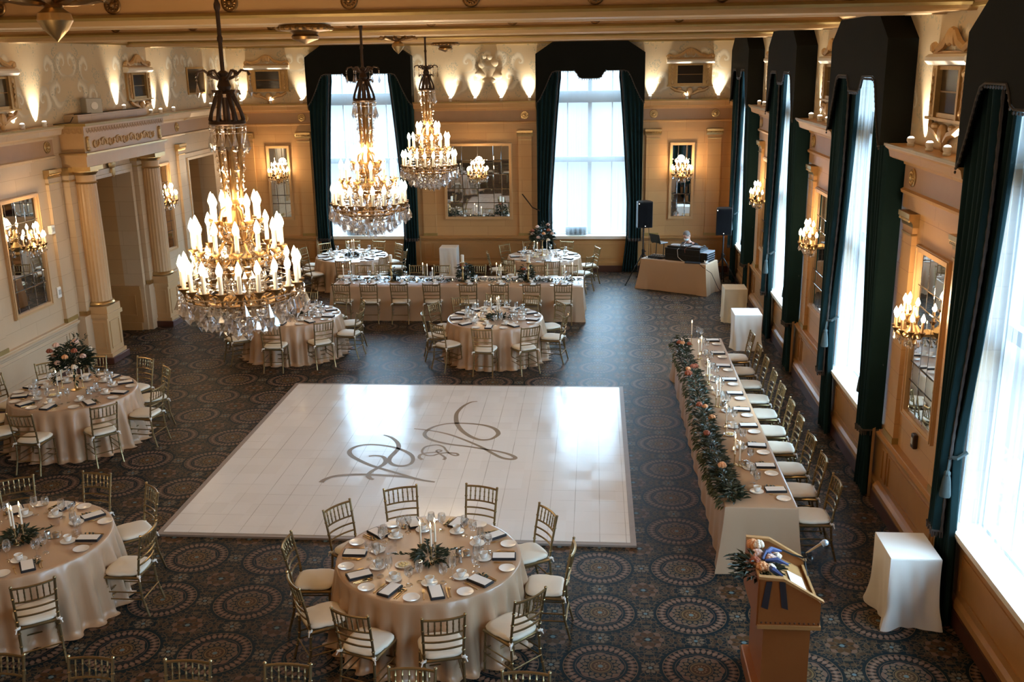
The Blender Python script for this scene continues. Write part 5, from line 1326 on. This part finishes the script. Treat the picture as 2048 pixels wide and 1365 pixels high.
# ------------------------------------------------------------------ draped stands
def covered_box(x0, x1, y0, y1, h, seed, mat, label, flare=.03, puddle=.03):
    t = thing('covered_stand', label, 'stand', ((x0 + x1) / 2, (y0 + y1) / 2, 0)); w, d = (x1 - x0) / 2, (y1 - y0) / 2; rr = random.Random(seed)
    ph = [rr.random() * 6 for _ in range(6)]; n = 30; per = []
    for (p, q) in (((-w, -d), (w, -d)), ((w, -d), (w, d)), ((w, d), (-w, d)), ((-w, d), (-w, -d))):
        for i in range(n): per.append((p[0] + (q[0] - p[0]) * i / n, p[1] + (q[1] - p[1]) * i / n))
    N = len(per); vs = []; fs = []; L = [h, h - .006, h - .02] + [h - .02 - (h - .022) * k / 12 for k in range(1, 13)]
    for li, z in enumerate(L):
        q = max(0, 1 - z / h)
        for i, (x, y) in enumerate(per):
            A = 2 * pi * i / N; sd = (i % n) / n
            f = .5 * sin(4 * A + ph[0]) + .35 * sin(9 * A + ph[1] + 2 * q) + .25 * sin(14 * A + ph[2] + 5 * z)
            bulge = puddle * max(0, (q - .72) / .28) * (.6 + .7 * sin(5 * A + ph[3])) - .006 * sin(pi * q) * (.5 + .5 * sin(3 * A + ph[4]))
            m_ = 1 + (flare * q * f + bulge) / max(w, .2) - (.012 if li == 0 else 0)
            vs.append((x * m_, y * m_, z))
    for li in range(len(L) - 1):
        for i in range(N): fs.append((li * N + i, li * N + (i + 1) % N, (li + 1) * N + (i + 1) % N, (li + 1) * N + i))
    fs.append(tuple(range(N)))
    C = MB(); C.add(vs, fs); C.build('cloth_cover', mat, t, smooth=50)
    S = MB(); S.bx(-w + .10, w - .10, -d + .10, d - .10, 0, h - .012); S.build('plinth_box', 'dark_wood', t, smooth=0)
covered_box(2.93, 3.42, 9.08, 9.66, .76, 1, 'white_linen', 'white linen covered stand behind the lectern by the tied curtain', .035, .04)
covered_box(2.74, 3.27, 18.98, 19.56, .72, 5, 'white_linen', 'white linen covered stand at the far end of the garland table chairs')
covered_box(2.82, 3.30, 21.15, 21.68, .74, 9, 'cream_linen', 'cream linen covered stand in front of the second speaker', .04)
covered_box(-4.08, -3.62, 25.85, 26.35, .78, 12, 'white_linen', 'white linen covered stand against the far wall below the square mirror', .03, .03)
for (x, r_, h_, n_, w) in ((-4.50, .10, .22, 90, 'first'), (-2.88, .16, .40, 300, 'middle'), (-1.50, .14, .30, 220, 'last')):
    t = thing('greenery_bunch', 'dark leafy bunch behind the %s pillar candle of the long crosswise table' % w, 'greenery', (x, 21.86, ZT))
    MB().lathe([(.045, 0), (.05, .01), (.045, .09), (.055, .12), (.05, .12), (.04, .02)], 14, caps=False).build('vase', 'black_plastic', t)
    b = MB(); foliage(b, n_, 0, 0, .08, r_, r_ * .8, h_, .10, .020, .1); b.build('foliage', 'leaf', t, smooth=0)
    if n_ > 200:
        q = MB(); rose(q, (-.05, -.06, h_ * .9), .05); q.build('bloom', 'rose_rust', t)

# ------------------------------------------------------------------ lectern
t = thing('lectern', 'wooden lectern with slanted top and raised sides beside the garland table', 'lectern', (1.68, 8.10, 0))
w, d = .37, .25      # local: x 0.. : front (-x) faces the dance floor, speaker stands at +x ; y is the width
B = MB(); B.cbox(-.26, .22, -w + .02, w - .02, 0, .16, .01); B.build('base', 'lectern_wood', t, smooth=0)
B = MB(); B.bx(-.19, .21, -w + .04, w - .04, .12, .82); B.build('column_body', 'lectern_wood', t, smooth=0)
for s in (-1, 1):
    B = MB(); B.extrude([(-.25, .80), (.27, .80), (.27, 1.03), (.24, 1.06), (-.06, 1.235), (-.25, 1.25)], s * w - .012, s * w + .012, 'y')
    p = B.build('side_panel', 'lectern_wood', t, smooth=0)
    B = MB(); B.extrude([(-.26, 1.25), (-.06, 1.235), (.25, 1.06), (.285, 1.035), (.295, 1.05), (-.05, 1.26), (-.26, 1.275)], s * w - .022, s * w + .022, 'y'); B.build('edge_moulding', 'panel_wood', p, smooth=0)
    B = MB()
    for k in range(13): B.ball((-.22 + .04 * k, s * (w + .012), .835), .011, .008, .011, 6, 4)
    B.build('stud_row_pattern', 'dark_wood', p)
    B = MB(); B.bx(-.255, .28, s * w - .025, s * w + .025, .78, .815); B.build('lower_moulding', 'panel_wood', p, smooth=0)
B = MB(); B.bx(-.262, -.238, -w, w, .80, 1.25); B.build('front_panel', 'lectern_wood', t, smooth=0)
B = MB(); B.extrude([(-.24, 1.13), (-.06, 1.13), (.25, .965), (.25, .945), (-.06, 1.11), (-.24, 1.11)], -w + .012, w - .012, 'y'); B.build('desk_board', 'panel_wood', t, smooth=0)
B = MB(); B.bx(.25, .272, -w + .012, w - .012, .93, 1.0); B.build('book_stop', 'panel_wood', t, smooth=0)
B = MB(); B.bx(-.19, .17, -w + .06, w - .06, .70, .80); B.build('shelf_box', 'dark_wood', t, smooth=0)
sl = math.atan2(-.165, .31)
o = MB().box(0, 0, 0, .15, .24, .002, 0, Matrix.Rotation(-sl, 3, 'Y')).build('paper_sheet', 'paper', smooth=0); o.location = (1.68 + .135, 8.10 - .02, 1.043); tag(o, 'white sheet of paper lying on the slanted lectern top', 'paper')
t = thing('gooseneck_microphone', 'silver ball microphone on a curved black gooseneck over the lectern', 'microphone', (1.68, 8.10, 0))
B = MB(); B.tube([(-.10, .18, 1.13), (-.09, .18, 1.20), (-.03, .19, 1.245), (.05, .19, 1.225), (.13, .185, 1.19), (.22, .18, 1.165), (.28, .18, 1.185)], .0095, 8); B.lathe([(.03, 1.13), (.03, 1.14), (.01, 1.15)], 12, c=(-.10, .18, 0)); B.build('gooseneck', 'black_metal', t)
B = MB(); B.tube([(.25, .18, 1.19), (.29, .185, 1.20)], .022, 10).ball((.285, .16, 1.17), .022, .03, .022, 8, 5); B.build('clip', 'black_plastic', t)
B = MB(); B.tube([(.25, .19, 1.20), (.33, .20, 1.255), (.385, .205, 1.29)], [.013, .016, .02], 10); B.build('microphone_body', 'steel', t)
B = MB(); B.ball((.41, .207, 1.305), .032, .032, .030, 14, 9); B.tube([(.383, .205, 1.288), (.395, .206, 1.296)], .026, 12); B.build('microphone_grille', 'silver_plastic', t)
o = MB().tube([(1.92, 8.29, 1.16), (1.93, 8.28, 1.08), (1.955, 8.25, .98), (1.96, 8.2, .70), (1.93, 8.2, .3), (1.95, 8.15, .012), (2.05, 7.9, .012), (2.02, 7.5, .012)], .005, 5).build('microphone_cable', 'black_cloth'); tag(o, 'thin microphone cable hanging behind the lectern to the carpet', 'cable')
t = thing('lectern_bouquet', 'bouquet of peach roses and blue ribbon lying on the lectern top', 'flowers', (1.50, 8.05, 1.16))
b = MB(); foliage(b, 170, -.03, 0, .02, .15, .22, .08, .10, .018)
for k in range(5):
    for j in range(7): b.leaf((-.12 - .02 * j, .15 - .09 * k, .05), (-1, R.uniform(-.6, .6), R.uniform(-.2, .4)), .09, .014)
b.build('foliage', 'leaf', t, smooth=0)
for (x, y, z, r, mt) in ((-.04, .26, .11, .055, 'rose_peach'), (.0, .22, .13, .045, 'rose_cream'), (-.03, .10, .10, .05, 'rose_blush'), (.08, .03, .09, .045, 'rose_blush'), (-.02, -.12, .09, .05, 'rose_peach'), (.05, -.13, .09, .04, 'rose_cream'), (.14, .10, .08, .04, 'rose_cream'), (-.06, .0, .08, .045, 'rose_rust')):
    q = MB(); rose(q, (x, y, z), r); q.build('rose', mt, t)
b = MB()
for (pts) in ([(.0, .05, .10), (.10, .16, .12), (.20, .20, .08)], [(.02, -.02, .10), (.12, -.02, .11), (.22, -.03, .07)], [(.0, -.06, .10), (.06, -.18, .10), (.14, -.22, .06)], [(.0, .0, .1), (.04, .08, .14), (.12, .05, .10)]):
    b.tube(pts, [.014, .026, .010], 6)
b.build('ribbon_bow', 'blue_ribbon', t)
b = MB()
for (x, dx) in ((-.02, -.03), (.09, .03)):
    b.add([(x, -.24, .06), (x + .05, -.24, .06), (x + .05, -.345, .07), (x, -.345, .07), (x + dx, -.347, -.17), (x + dx + .055, -.347, -.19), (x + dx + .055, -.34, -.19), (x + dx, -.34, -.17), (x, -.337, .06), (x + .05, -.337, .06)], [(0, 1, 2, 3), (3, 2, 5, 4), (4, 5, 6, 7), (7, 6, 9, 8)])
b.build('ribbon_tail', 'black_ribbon', t, smooth=0)
b = MB()
for k in range(6): b.tube([(.05, -.1 + .03 * k, .05), (.16 + .02 * k, -.18 + .05 * k, .03)], .004, 5)
b.build('flower_stem', 'leaf_light', t)
# ------------------------------------------------------------------ the corner with the sound desk
ang = math.atan2(23.74 - 24.56, 2.65 - 1.18)              # the desk stands at an angle
ca, sa = cos(ang), sin(ang)
DO = Vector((1.18, 24.56, 0))                            # front corner towards the dance floor
def D_(x, y, z=0.0): return (DO.x + x * ca - y * sa, DO.y + x * sa + y * ca, z)
dl, dw, dh = 1.72, .72, .76
c0 = D_(dl / 2, dw / 2)
t = thing('desk_table', 'folding table hidden under the cloth of the sound desk', 'table', c0, ang)
MB().cbox(-dl / 2 + .02, dl / 2 - .02, -dw / 2 + .02, dw / 2 - .02, .72, .752, .008).build('tabletop', 'dark_wood', t, smooth=0)
for sx in (-1, 1):
    for sy in (-1, 1): MB().tube([(sx * (dl / 2 - .2), sy * (dw / 2 - .1), .73), (sx * (dl / 2 - .2), sy * (dw / 2 - .1), 0)], .016, 8).build('leg', 'black_metal', t)
o = rect_cloth(-dl / 2, dl / 2, -dw / 2, dw / 2, dh, 21, .05, .010, 6.0).build('tablecloth', 'satin', smooth=50); o.location = c0; o.rotation_euler = (0, 0, ang)
tag(o, 'champagne cloth draped over the sound desk in the corner', 'tablecloth')
def at_desk(name, label, cat, x, y, z=dh, rz=0.0): return thing(name, label, cat, D_(x, y, z), ang + rz)
t = at_desk('mixing_console_case', 'black flight case with turntables and mixer in front of the seated man', 'case', 1.06, .38)
B = MB(); B.cbox(-.48, .44, -.25, .25, 0, .30, .012); B.build('case_body', 'black_plastic', t, smooth=0)
B = MB()
for (a, b) in ((-.48, -.44), (.40, .44)): B.bx(a, b, -.254, .254, .26, .304)
B.bx(-.48, .44, -.256, -.246, .145, .155); B.build('case_edging', 'black_metal', t, smooth=0)
for x in (-.28, .26):
    B = MB(); B.cbox(x - .17, x + .17, -.19, .19, .30, .345, .008); p = B.build('turntable', 'black_metal', t, smooth=0)
    B = MB(); B.lathe([(.12, .345), (.125, .35), (.12, .358), (0, .36)], 28, c=(x - .02, 0, 0)); B.build('platter', 'silver_plastic', p)
    B = MB(); B.tube([(x + .14, .10, .365), (x + .13, -.06, .37), (x + .09, -.10, .365)], .006, 6).ball((x + .14, .12, .36), .025, .025, .02, 8, 5); B.build('tone_arm', 'steel', p)
B = MB(); B.cbox(-.10, .08, -.18, .18, .30, .36, .008); p = B.build('mixer', 'black_metal', t, smooth=0)
B = MB()
for i in range(4):
    for j in range(5): B.lathe([(.009, 0), (.008, .016), (0, .017)], 8, c=(-.08 + .045 * i, -.13 + .06 * j, .36))
B.build('knob_pattern', 'silver_plastic', p)
for (x, y, mt) in ((-.03, -.1, 'led'), (.05, .05, 'led')): MB().ball((x, y, .364), .006).build('indicator_light', mt, p)
MB().tube([(-.12, -.22, .31), (-.14, -.265, .27), (-.12, -.262, .10), (-.02, -.27, .03), (.06, -.29, .006)], .005, 5).build('white_cable', 'white_plastic', t)
MB().tube([(.10, -.20, .36), (.05, -.26, .31), (.06, -.262, .22)], .004, 5).build('red_cable', 'rose_rust', t)
t = at_desk('rack_case', 'black equipment rack with silver trim at the end of the sound desk', 'case', 1.46 + .04, .34, dh)
t.location = D_(1.575, .40, dh)
MB().cbox(-.10, .10, -.24, .24, 0, .24, .008).build('rack_body', 'black_plastic', t, smooth=0)
B = MB()
for k in range(4): B.bx(.10, .108, -.22, .22, .02 + .055 * k, .06 + .055 * k)
B.build('rack_unit_panel', 'black_metal', t, smooth=0)
B = MB(); B.bx(-.10, .10, -.245, .245, .24, .25)
for k in range(4): B.bx(.108, .114, -.22, .22, .062 + .055 * k, .068 + .055 * k)
B.build('silver_trim', 'silver_plastic', t, smooth=0)
t = at_desk('laptop', 'open black laptop on a raised stand on the sound desk', 'laptop', .30, .42, dh, -.35)
B = MB()
for s in (-1, 1): B.tube([(s * .13, .0, 0), (s * .13, .02, .34)], .011, 6); B.tube([(s * .13, -.14, .35), (s * .13, .14, .35)], .009, 6); B.tube([(s * .13, -.10, .008), (s * .13, .12, .008)], .011, 6)
B.tube([(-.13, .14, .35), (.13, .14, .35)], .009, 6); B.build('laptop_stand', 'black_metal', t)
MB().cbox(-.17, .17, -.12, .12, .36, .378, .005).build('keyboard_base', 'silver_plastic', t, smooth=0)
MB().box(0, -.165, .475, .34, .010, .23, 0, Matrix.Rotation(RAD(18), 3, 'X')).build('lid', 'screen', t, smooth=0)
t = at_desk('effects_unit', 'flat black audio unit with cables under the laptop stand', 'audio unit', .33, .30)
MB().cbox(-.22, .20, -.16, .14, 0, .05, .008).build('unit_body', 'black_plastic', t, smooth=0)
B = MB()
for k in range(6): B.lathe([(.012, .05), (.011, .065), (0, .066)], 8, c=(-.16 + .06 * k, -.05, 0))
B.build('knob_pattern', 'silver_plastic', t)
B = MB()
for k in range(4): B.tube([(-.25 + .08 * k, -.18, .01), (-.18 + .1 * k, -.24, .012), (-.05 + .08 * k, -.19, .012), (.06 * k, -.15, .04)], .007, 5)
B.build('cable_tangle', 'black_cloth', t)
P_saucer.place(D_(1.66, .14, dh), 0, 'white saucer at the end of the sound desk'); P_cup.place(D_(1.66, .14, dh + .008), .4, 'white coffee cup at the end of the sound desk')
o = MB().tube([D_(1.50, .03, dh + .03), D_(1.66, -.03, dh - .06), D_(1.83, .1, .55), D_(2.02, .1, .2), D_(2.1, .3, .01)], .007, 5).build('speaker_cable', 'black_cloth'); tag(o, 'black cable hanging from the sound desk towards the second speaker', 'cable')
o = MB().cbox(-.19, .19, -.12, .12, 0, .03, .008).build('folded_binder', 'black_cloth', smooth=0); o.location = D_(1.60, .10 - .0, dh); o.rotation_euler = (0, 0, ang + .2); o.location = D_(1.36, .085, dh); tag(o, 'flat black folder on the front edge of the sound desk', 'folder')

# speakers on tripods
def make_stand():
    t = thing('speaker_stand', 'x', 'stand')
    MB().tube([(0, 0, .18), (0, 0, 1.40)], .018, 8).build('pole', 'black_metal', t)
    MB().lathe([(.03, .72), (.034, .74), (.034, .84), (.03, .86)], 10, caps=False).tube([(.03, 0, .80), (.075, 0, .80)], .012, 6).build('collar', 'black_plastic', t)
    for k in range(3):
        a = 2 * pi * k / 3 + 3.6; q = lambda r, z: (r * cos(a), r * sin(a), z)
        l = MB().tube([q(.03, .74), q(.58, .015)], .014, 6).build('leg', 'black_metal', t)
        MB().ball(q(.585, .016), .022, .022, .016, 8, 5).build('rubber_foot', 'black_plastic', l)
        MB().tube([q(.02, .22), q(.30, .385)], .009, 5).build('brace', 'black_metal', t)
    return t
def make_speaker():
    t = thing('loudspeaker', 'x', 'speaker')
    B = MB(); B.extrude([(-.19, -.17), (.19, -.17), (.19, .02), (.12, .17), (-.12, .17), (-.19, .02)], 0, .66, 'z'); B.build('cabinet', 'black_plastic', t, smooth=0, bevel=.012)
    MB().bx(-.175, .175, -.182, -.168, .03, .63).build('front_grille', 'grille', t, smooth=0)
    MB().bx(.188, .196, -.06, .01, .27, .40).build('side_handle', 'grille', t, smooth=0)
    MB().ball((-.165, -.184, .615), .012, .006, .012, 8, 5).build('badge', 'led', t)
    MB().ball((.0, -.184, .05), .010, .006, .010, 8, 5).build('power_light', 'led', t)
    MB().lathe([(.03, -.03), (.03, .0)], 10).build('pole_socket', 'black_metal', t); return t
sst = Proto(make_stand); spk = Proto(make_speaker)
sst.place((1.26, 25.25, 0), .25, 'black tripod stand under the speaker beside the far window'); spk.place((1.26, 25.25, 1.43), .20, 'black loudspeaker on its tripod beside the far window')
sst.place((3.20, 24.72, 0), -.15, 'black tripod stand under the speaker in front of the last curtain'); spk.place((3.20, 24.72, 1.33), -.12, 'black loudspeaker on its tripod in front of the last curtain')
o = MB().tube([(1.40, 25.38, 1.42), (1.42, 25.42, 1.0), (1.41, 25.45, .5), (1.45, 25.5, .012), (1.9, 25.6, .012)], .006, 5).build('speaker_cable', 'black_cloth'); tag(o, 'black cable hanging from the speaker beside the far window', 'cable')

# seated man, bent over the desk
MC = Vector(D_(.90, 1.10))
def man():
    t = thing('person', 'person with short grey hair, black shirt and pale mask bent over the sound desk', 'person', (MC.x, MC.y, 0), ang + pi - .3)
    # local: faces +y after the turn (towards the desk)
    me = bpy.data.meshes.new('body'); bm = bmesh.new(); sk = bm.verts.layers.skin.verify()
    J = {}
    def v(n, p, r, par=None):
        q = bm.verts.new(p); q[sk].radius = (r, r) if not isinstance(r, tuple) else r; J[n] = q
        if par: bm.edges.new((J[par], q))
    v('pelvis', (0, -.10, .52), (.16, .12)); v('waist', (0, -.06, .68), (.145, .105), 'pelvis'); v('chest', (0, .03, .88), (.165, .115), 'waist'); v('upper', (0, .10, 1.01), (.15, .10), 'chest'); v('neck', (0, .16, 1.09), .058, 'upper'); v('neck2', (0, .21, 1.15), .056, 'neck')
    v('skull', (0, .245, 1.235), (.078, .088), 'neck2'); v('crown', (0, .25, 1.30), (.072, .085), 'skull'); v('top', (0, .235, 1.345), .04, 'crown')
    for s, n in ((-1, 'a'), (1, 'b')):
        v('sh' + n, (s * .185, .10, 1.01), .068, 'upper'); v('el' + n, (s * .27, .16, .80), .046, 'sh' + n); v('wr' + n, (s * .17, .40, .885 + .07), .030, 'el' + n); v('ha' + n, (s * .15, .47, .955), (.036, .018), 'wr' + n)
        v('hip' + n, (s * .10, -.06, .50), .088, 'pelvis'); v('kn' + n, (s * .14, .36, .50), .066, 'hip' + n); v('an' + n, (s * .14, .34, .09), .042, 'kn' + n); v('to' + n, (s * .15, .47, .04), (.045, .035), 'an' + n)
    bm.to_mesh(me); bm.free()
    o = bpy.data.objects.new('body', me); COL.objects.link(o); adopt(o, t); me.materials.append(M['skin'])
    for q in me.skin_vertices[0].data: q.use_root = False
    me.skin_vertices[0].data[0].use_root = True
    sm = o.modifiers.new('Skin', 'SKIN'); sm.use_smooth_shade = True
    sb = o.modifiers.new('Subdivision', 'SUBSURF'); sb.levels = 2; sb.render_levels = 2
    # fingers
    for s in (-1, 1):
        for k in range(4):
            x = s * .15 + (k - 1.5) * .019; l = (.062, .072, .068, .054)[k]
            MB().tube([(x, .49, .957), (x, .49 + l * .5, .962), (x * 1.0, .49 + l * .85, .948), (x, .49 + l, .935)], [.0095, .009, .008, .006], 6).build('finger', 'skin', o)
        MB().tube([(s * .15 - s * .035, .465, .955), (s * .15 - s * .06, .50, .95), (s * .15 - s * .062, .53, .94)], [.011, .010, .007], 6).build('thumb', 'skin', o)
    # face (head is bowed: the face looks forward and down)
    H = Matrix.Translation((0, .25, 1.265)) @ Matrix.Rotation(RAD(-38), 4, 'X')
    F = MB(H); F.ball((0, .0, .0), .079, .098, .115, 20, 14); F.ball((0, .03, -.07), .056, .066, .055, 14, 9); F.build('face', 'skin', o)
    F = MB(H); F.add([(0, .095, .02), (-.017, .098, -.025), (.017, .098, -.025), (0, .125, -.02)], [(0, 1, 3), (0, 3, 2), (1, 2, 3)]); F.build('nose', 'skin', o)
    for s in (-1, 1):
        F = MB(H); F.ball((s * .03, .088, .02), .012, .008, .008, 8, 5); F.build('eye', 'black_cloth', o)
        F = MB(H); F.ball((s * .080, -.01, -.005), .012, .022, .034, 8, 6); F.build('ear', 'skin', o)
    F = MB(H); F.ball((0, -.012, .028), .083, .100, .103, 20, 12); F.v = [q if (H.inverted() @ Vector(q)).z > -.03 and (H.inverted() @ Vector(q)).y < .06 else tuple(H @ (Vector((0, -.01, .02)) + (H.inverted() @ Vector(q) - Vector((0, -.01, .02))) * .85)) for q in F.v]
    F.build('hair', 'grey_hair', o)
    F = MB(H); F.ball((0, .052, -.055), .062, .062, .052, 14, 9); F.build('mask', 'blue_mask', o)
    F = MB(H)
    for s in (-1, 1): F.tube([(s * .058, .06, -.04), (s * .082, .0, .01)], .003, 4)
    F.build('mask_strap', 'blue_mask', o)
    # clothing
    S = MB(); prof = [((0, -.10, .50), .185, .145), ((0, -.07, .62), .172, .135), ((0, -.02, .76), .185, .14), ((0, .04, .90), .205, .145), ((0, .10, 1.01), .20, .125), ((0, .135, 1.07), .12, .09), ((0, .155, 1.10), .075, .072)]
    n = 24; vs = []
    for (c, a, b) in prof:
        for j in range(n): A = 2 * pi * j / n; vs.append((c[0] + a * cos(A), c[1] + b * sin(A), c[2] + .03 * sin(A) * -1))
    S.add(vs, [(i * n + j, i * n + (j + 1) % n, (i + 1) * n + (j + 1) % n, (i + 1) * n + j) for i in range(len(prof) - 1) for j in range(n)])
    for s in (-1, 1): S.tube([(s * .14, .10, 1.02), (s * .20, .105, 1.00), (s * .245, .135, .89), (s * .278, .165, .79), (s * .25, .24, .83)], [.075, .082, .068, .062, .056], 12)
    S.build('shirt', 'black_shirt', o, smooth=70)
    S = MB()
    for s in (-1, 1): S.tube([(s * .09, -.10, .50), (s * .12, .12, .51), (s * .14, .37, .50), (s * .14, .36, .30), (s * .14, .345, .08)], [.10, .10, .08, .066, .058], 12)
    S.build('trousers', 'dark_trousers', o, smooth=70)
    for s in (-1, 1): MB().ball((s * .145, .41, .045), .05, .12, .045, 12, 7).build('shoe', 'black_plastic', o)
    return t
man()
chairs.place((MC.x - sa * .10 * 1, MC.y + ca * .10, 0), ang + pi, 'gold chair under the seated man behind the sound desk')

# ------------------------------------------------------------------ daylight
w = bpy.data.worlds.new('Daylight'); SC.world = w; w.use_nodes = True
nt = w.node_tree; nt.nodes.clear(); g = NG(nt)
out = g.n('ShaderNodeOutputWorld'); bg = g.n('ShaderNodeBackground')
tc = g.n('ShaderNodeTexCoord'); sx = g.n('ShaderNodeSeparateXYZ'); g.link(tc.outputs['Generated'], sx.inputs[0])
c = g.ramp(g.m('MULTIPLY_ADD', sx.outputs[2], .5, .5), [(.46, (.030, .036, .042)), (.492, (.040, .050, .058)), (.51, (.38, .55, .68)), (.62, (.53, .77, .97)), (.85, (.56, .82, 1.02))])
g.link(c, bg.inputs[0]); bg.inputs[1].default_value = WORLD_E
g.link(bg.outputs[0], out.inputs[0])
def portal(loc, rz):
    L = bpy.data.lights.new('window_portal', 'AREA'); L.shape = 'RECTANGLE'; L.size = 2.44; L.size_y = 4.62; L.cycles.is_portal = True
    o = bpy.data.objects.new('window_portal', L); COL.objects.link(o); o.location = loc; o.rotation_euler = (RAD(90), 0, rz)
for y in wins_r:
    if y > -4: portal((XR + .32, y, 3.24), pi / 2)
for x in WIN_F: portal((x, YF + .32, 3.24), pi)

# ------------------------------------------------------------------ camera
yaw, pit, rol = RAD(-4.81596), RAD(-15.64957), RAD(-.868535)
f = Vector((sin(yaw) * cos(pit), cos(yaw) * cos(pit), sin(pit))); r0 = Vector((cos(yaw), -sin(yaw), 0)); u0 = r0.cross(f)
r1 = r0 * cos(rol) + u0 * sin(rol); u1 = u0 * cos(rol) - r0 * sin(rol)
cd = bpy.data.cameras.new('Camera'); cam = bpy.data.objects.new('Camera', cd); COL.objects.link(cam); SC.camera = cam
cd.sensor_width = 36; cd.lens = 36 * 1991.0 / 2048; cd.clip_end = 200; cd.clip_start = .05
Mx = Matrix((r1, u1, -f)).transposed().to_4x4(); Mx.translation = (0, 0, 5.5); cam.matrix_world = Mx
cd.dof.use_dof = True; cd.dof.focus_distance = 17.5; cd.dof.aperture_fstop = 8.0

vs_ = SC.view_settings; vs_.view_transform = 'Standard'; vs_.look = 'None'; vs_.exposure = EXPO; vs_.gamma = 1; vs_.use_curve_mapping = False
cy = SC.cycles
cy.use_denoising = True
try: cy.denoiser = 'OPENIMAGEDENOISE'
except Exception: pass
cy.max_bounces = 7; cy.diffuse_bounces = 4; cy.glossy_bounces = 4; cy.transmission_bounces = 4; cy.transparent_max_bounces = 16
cy.sample_clamp_indirect = 6.0; cy.caustics_reflective = False; cy.caustics_refractive = False
cy.use_light_tree = True
cy.use_adaptive_sampling = True; cy.adaptive_threshold = .02
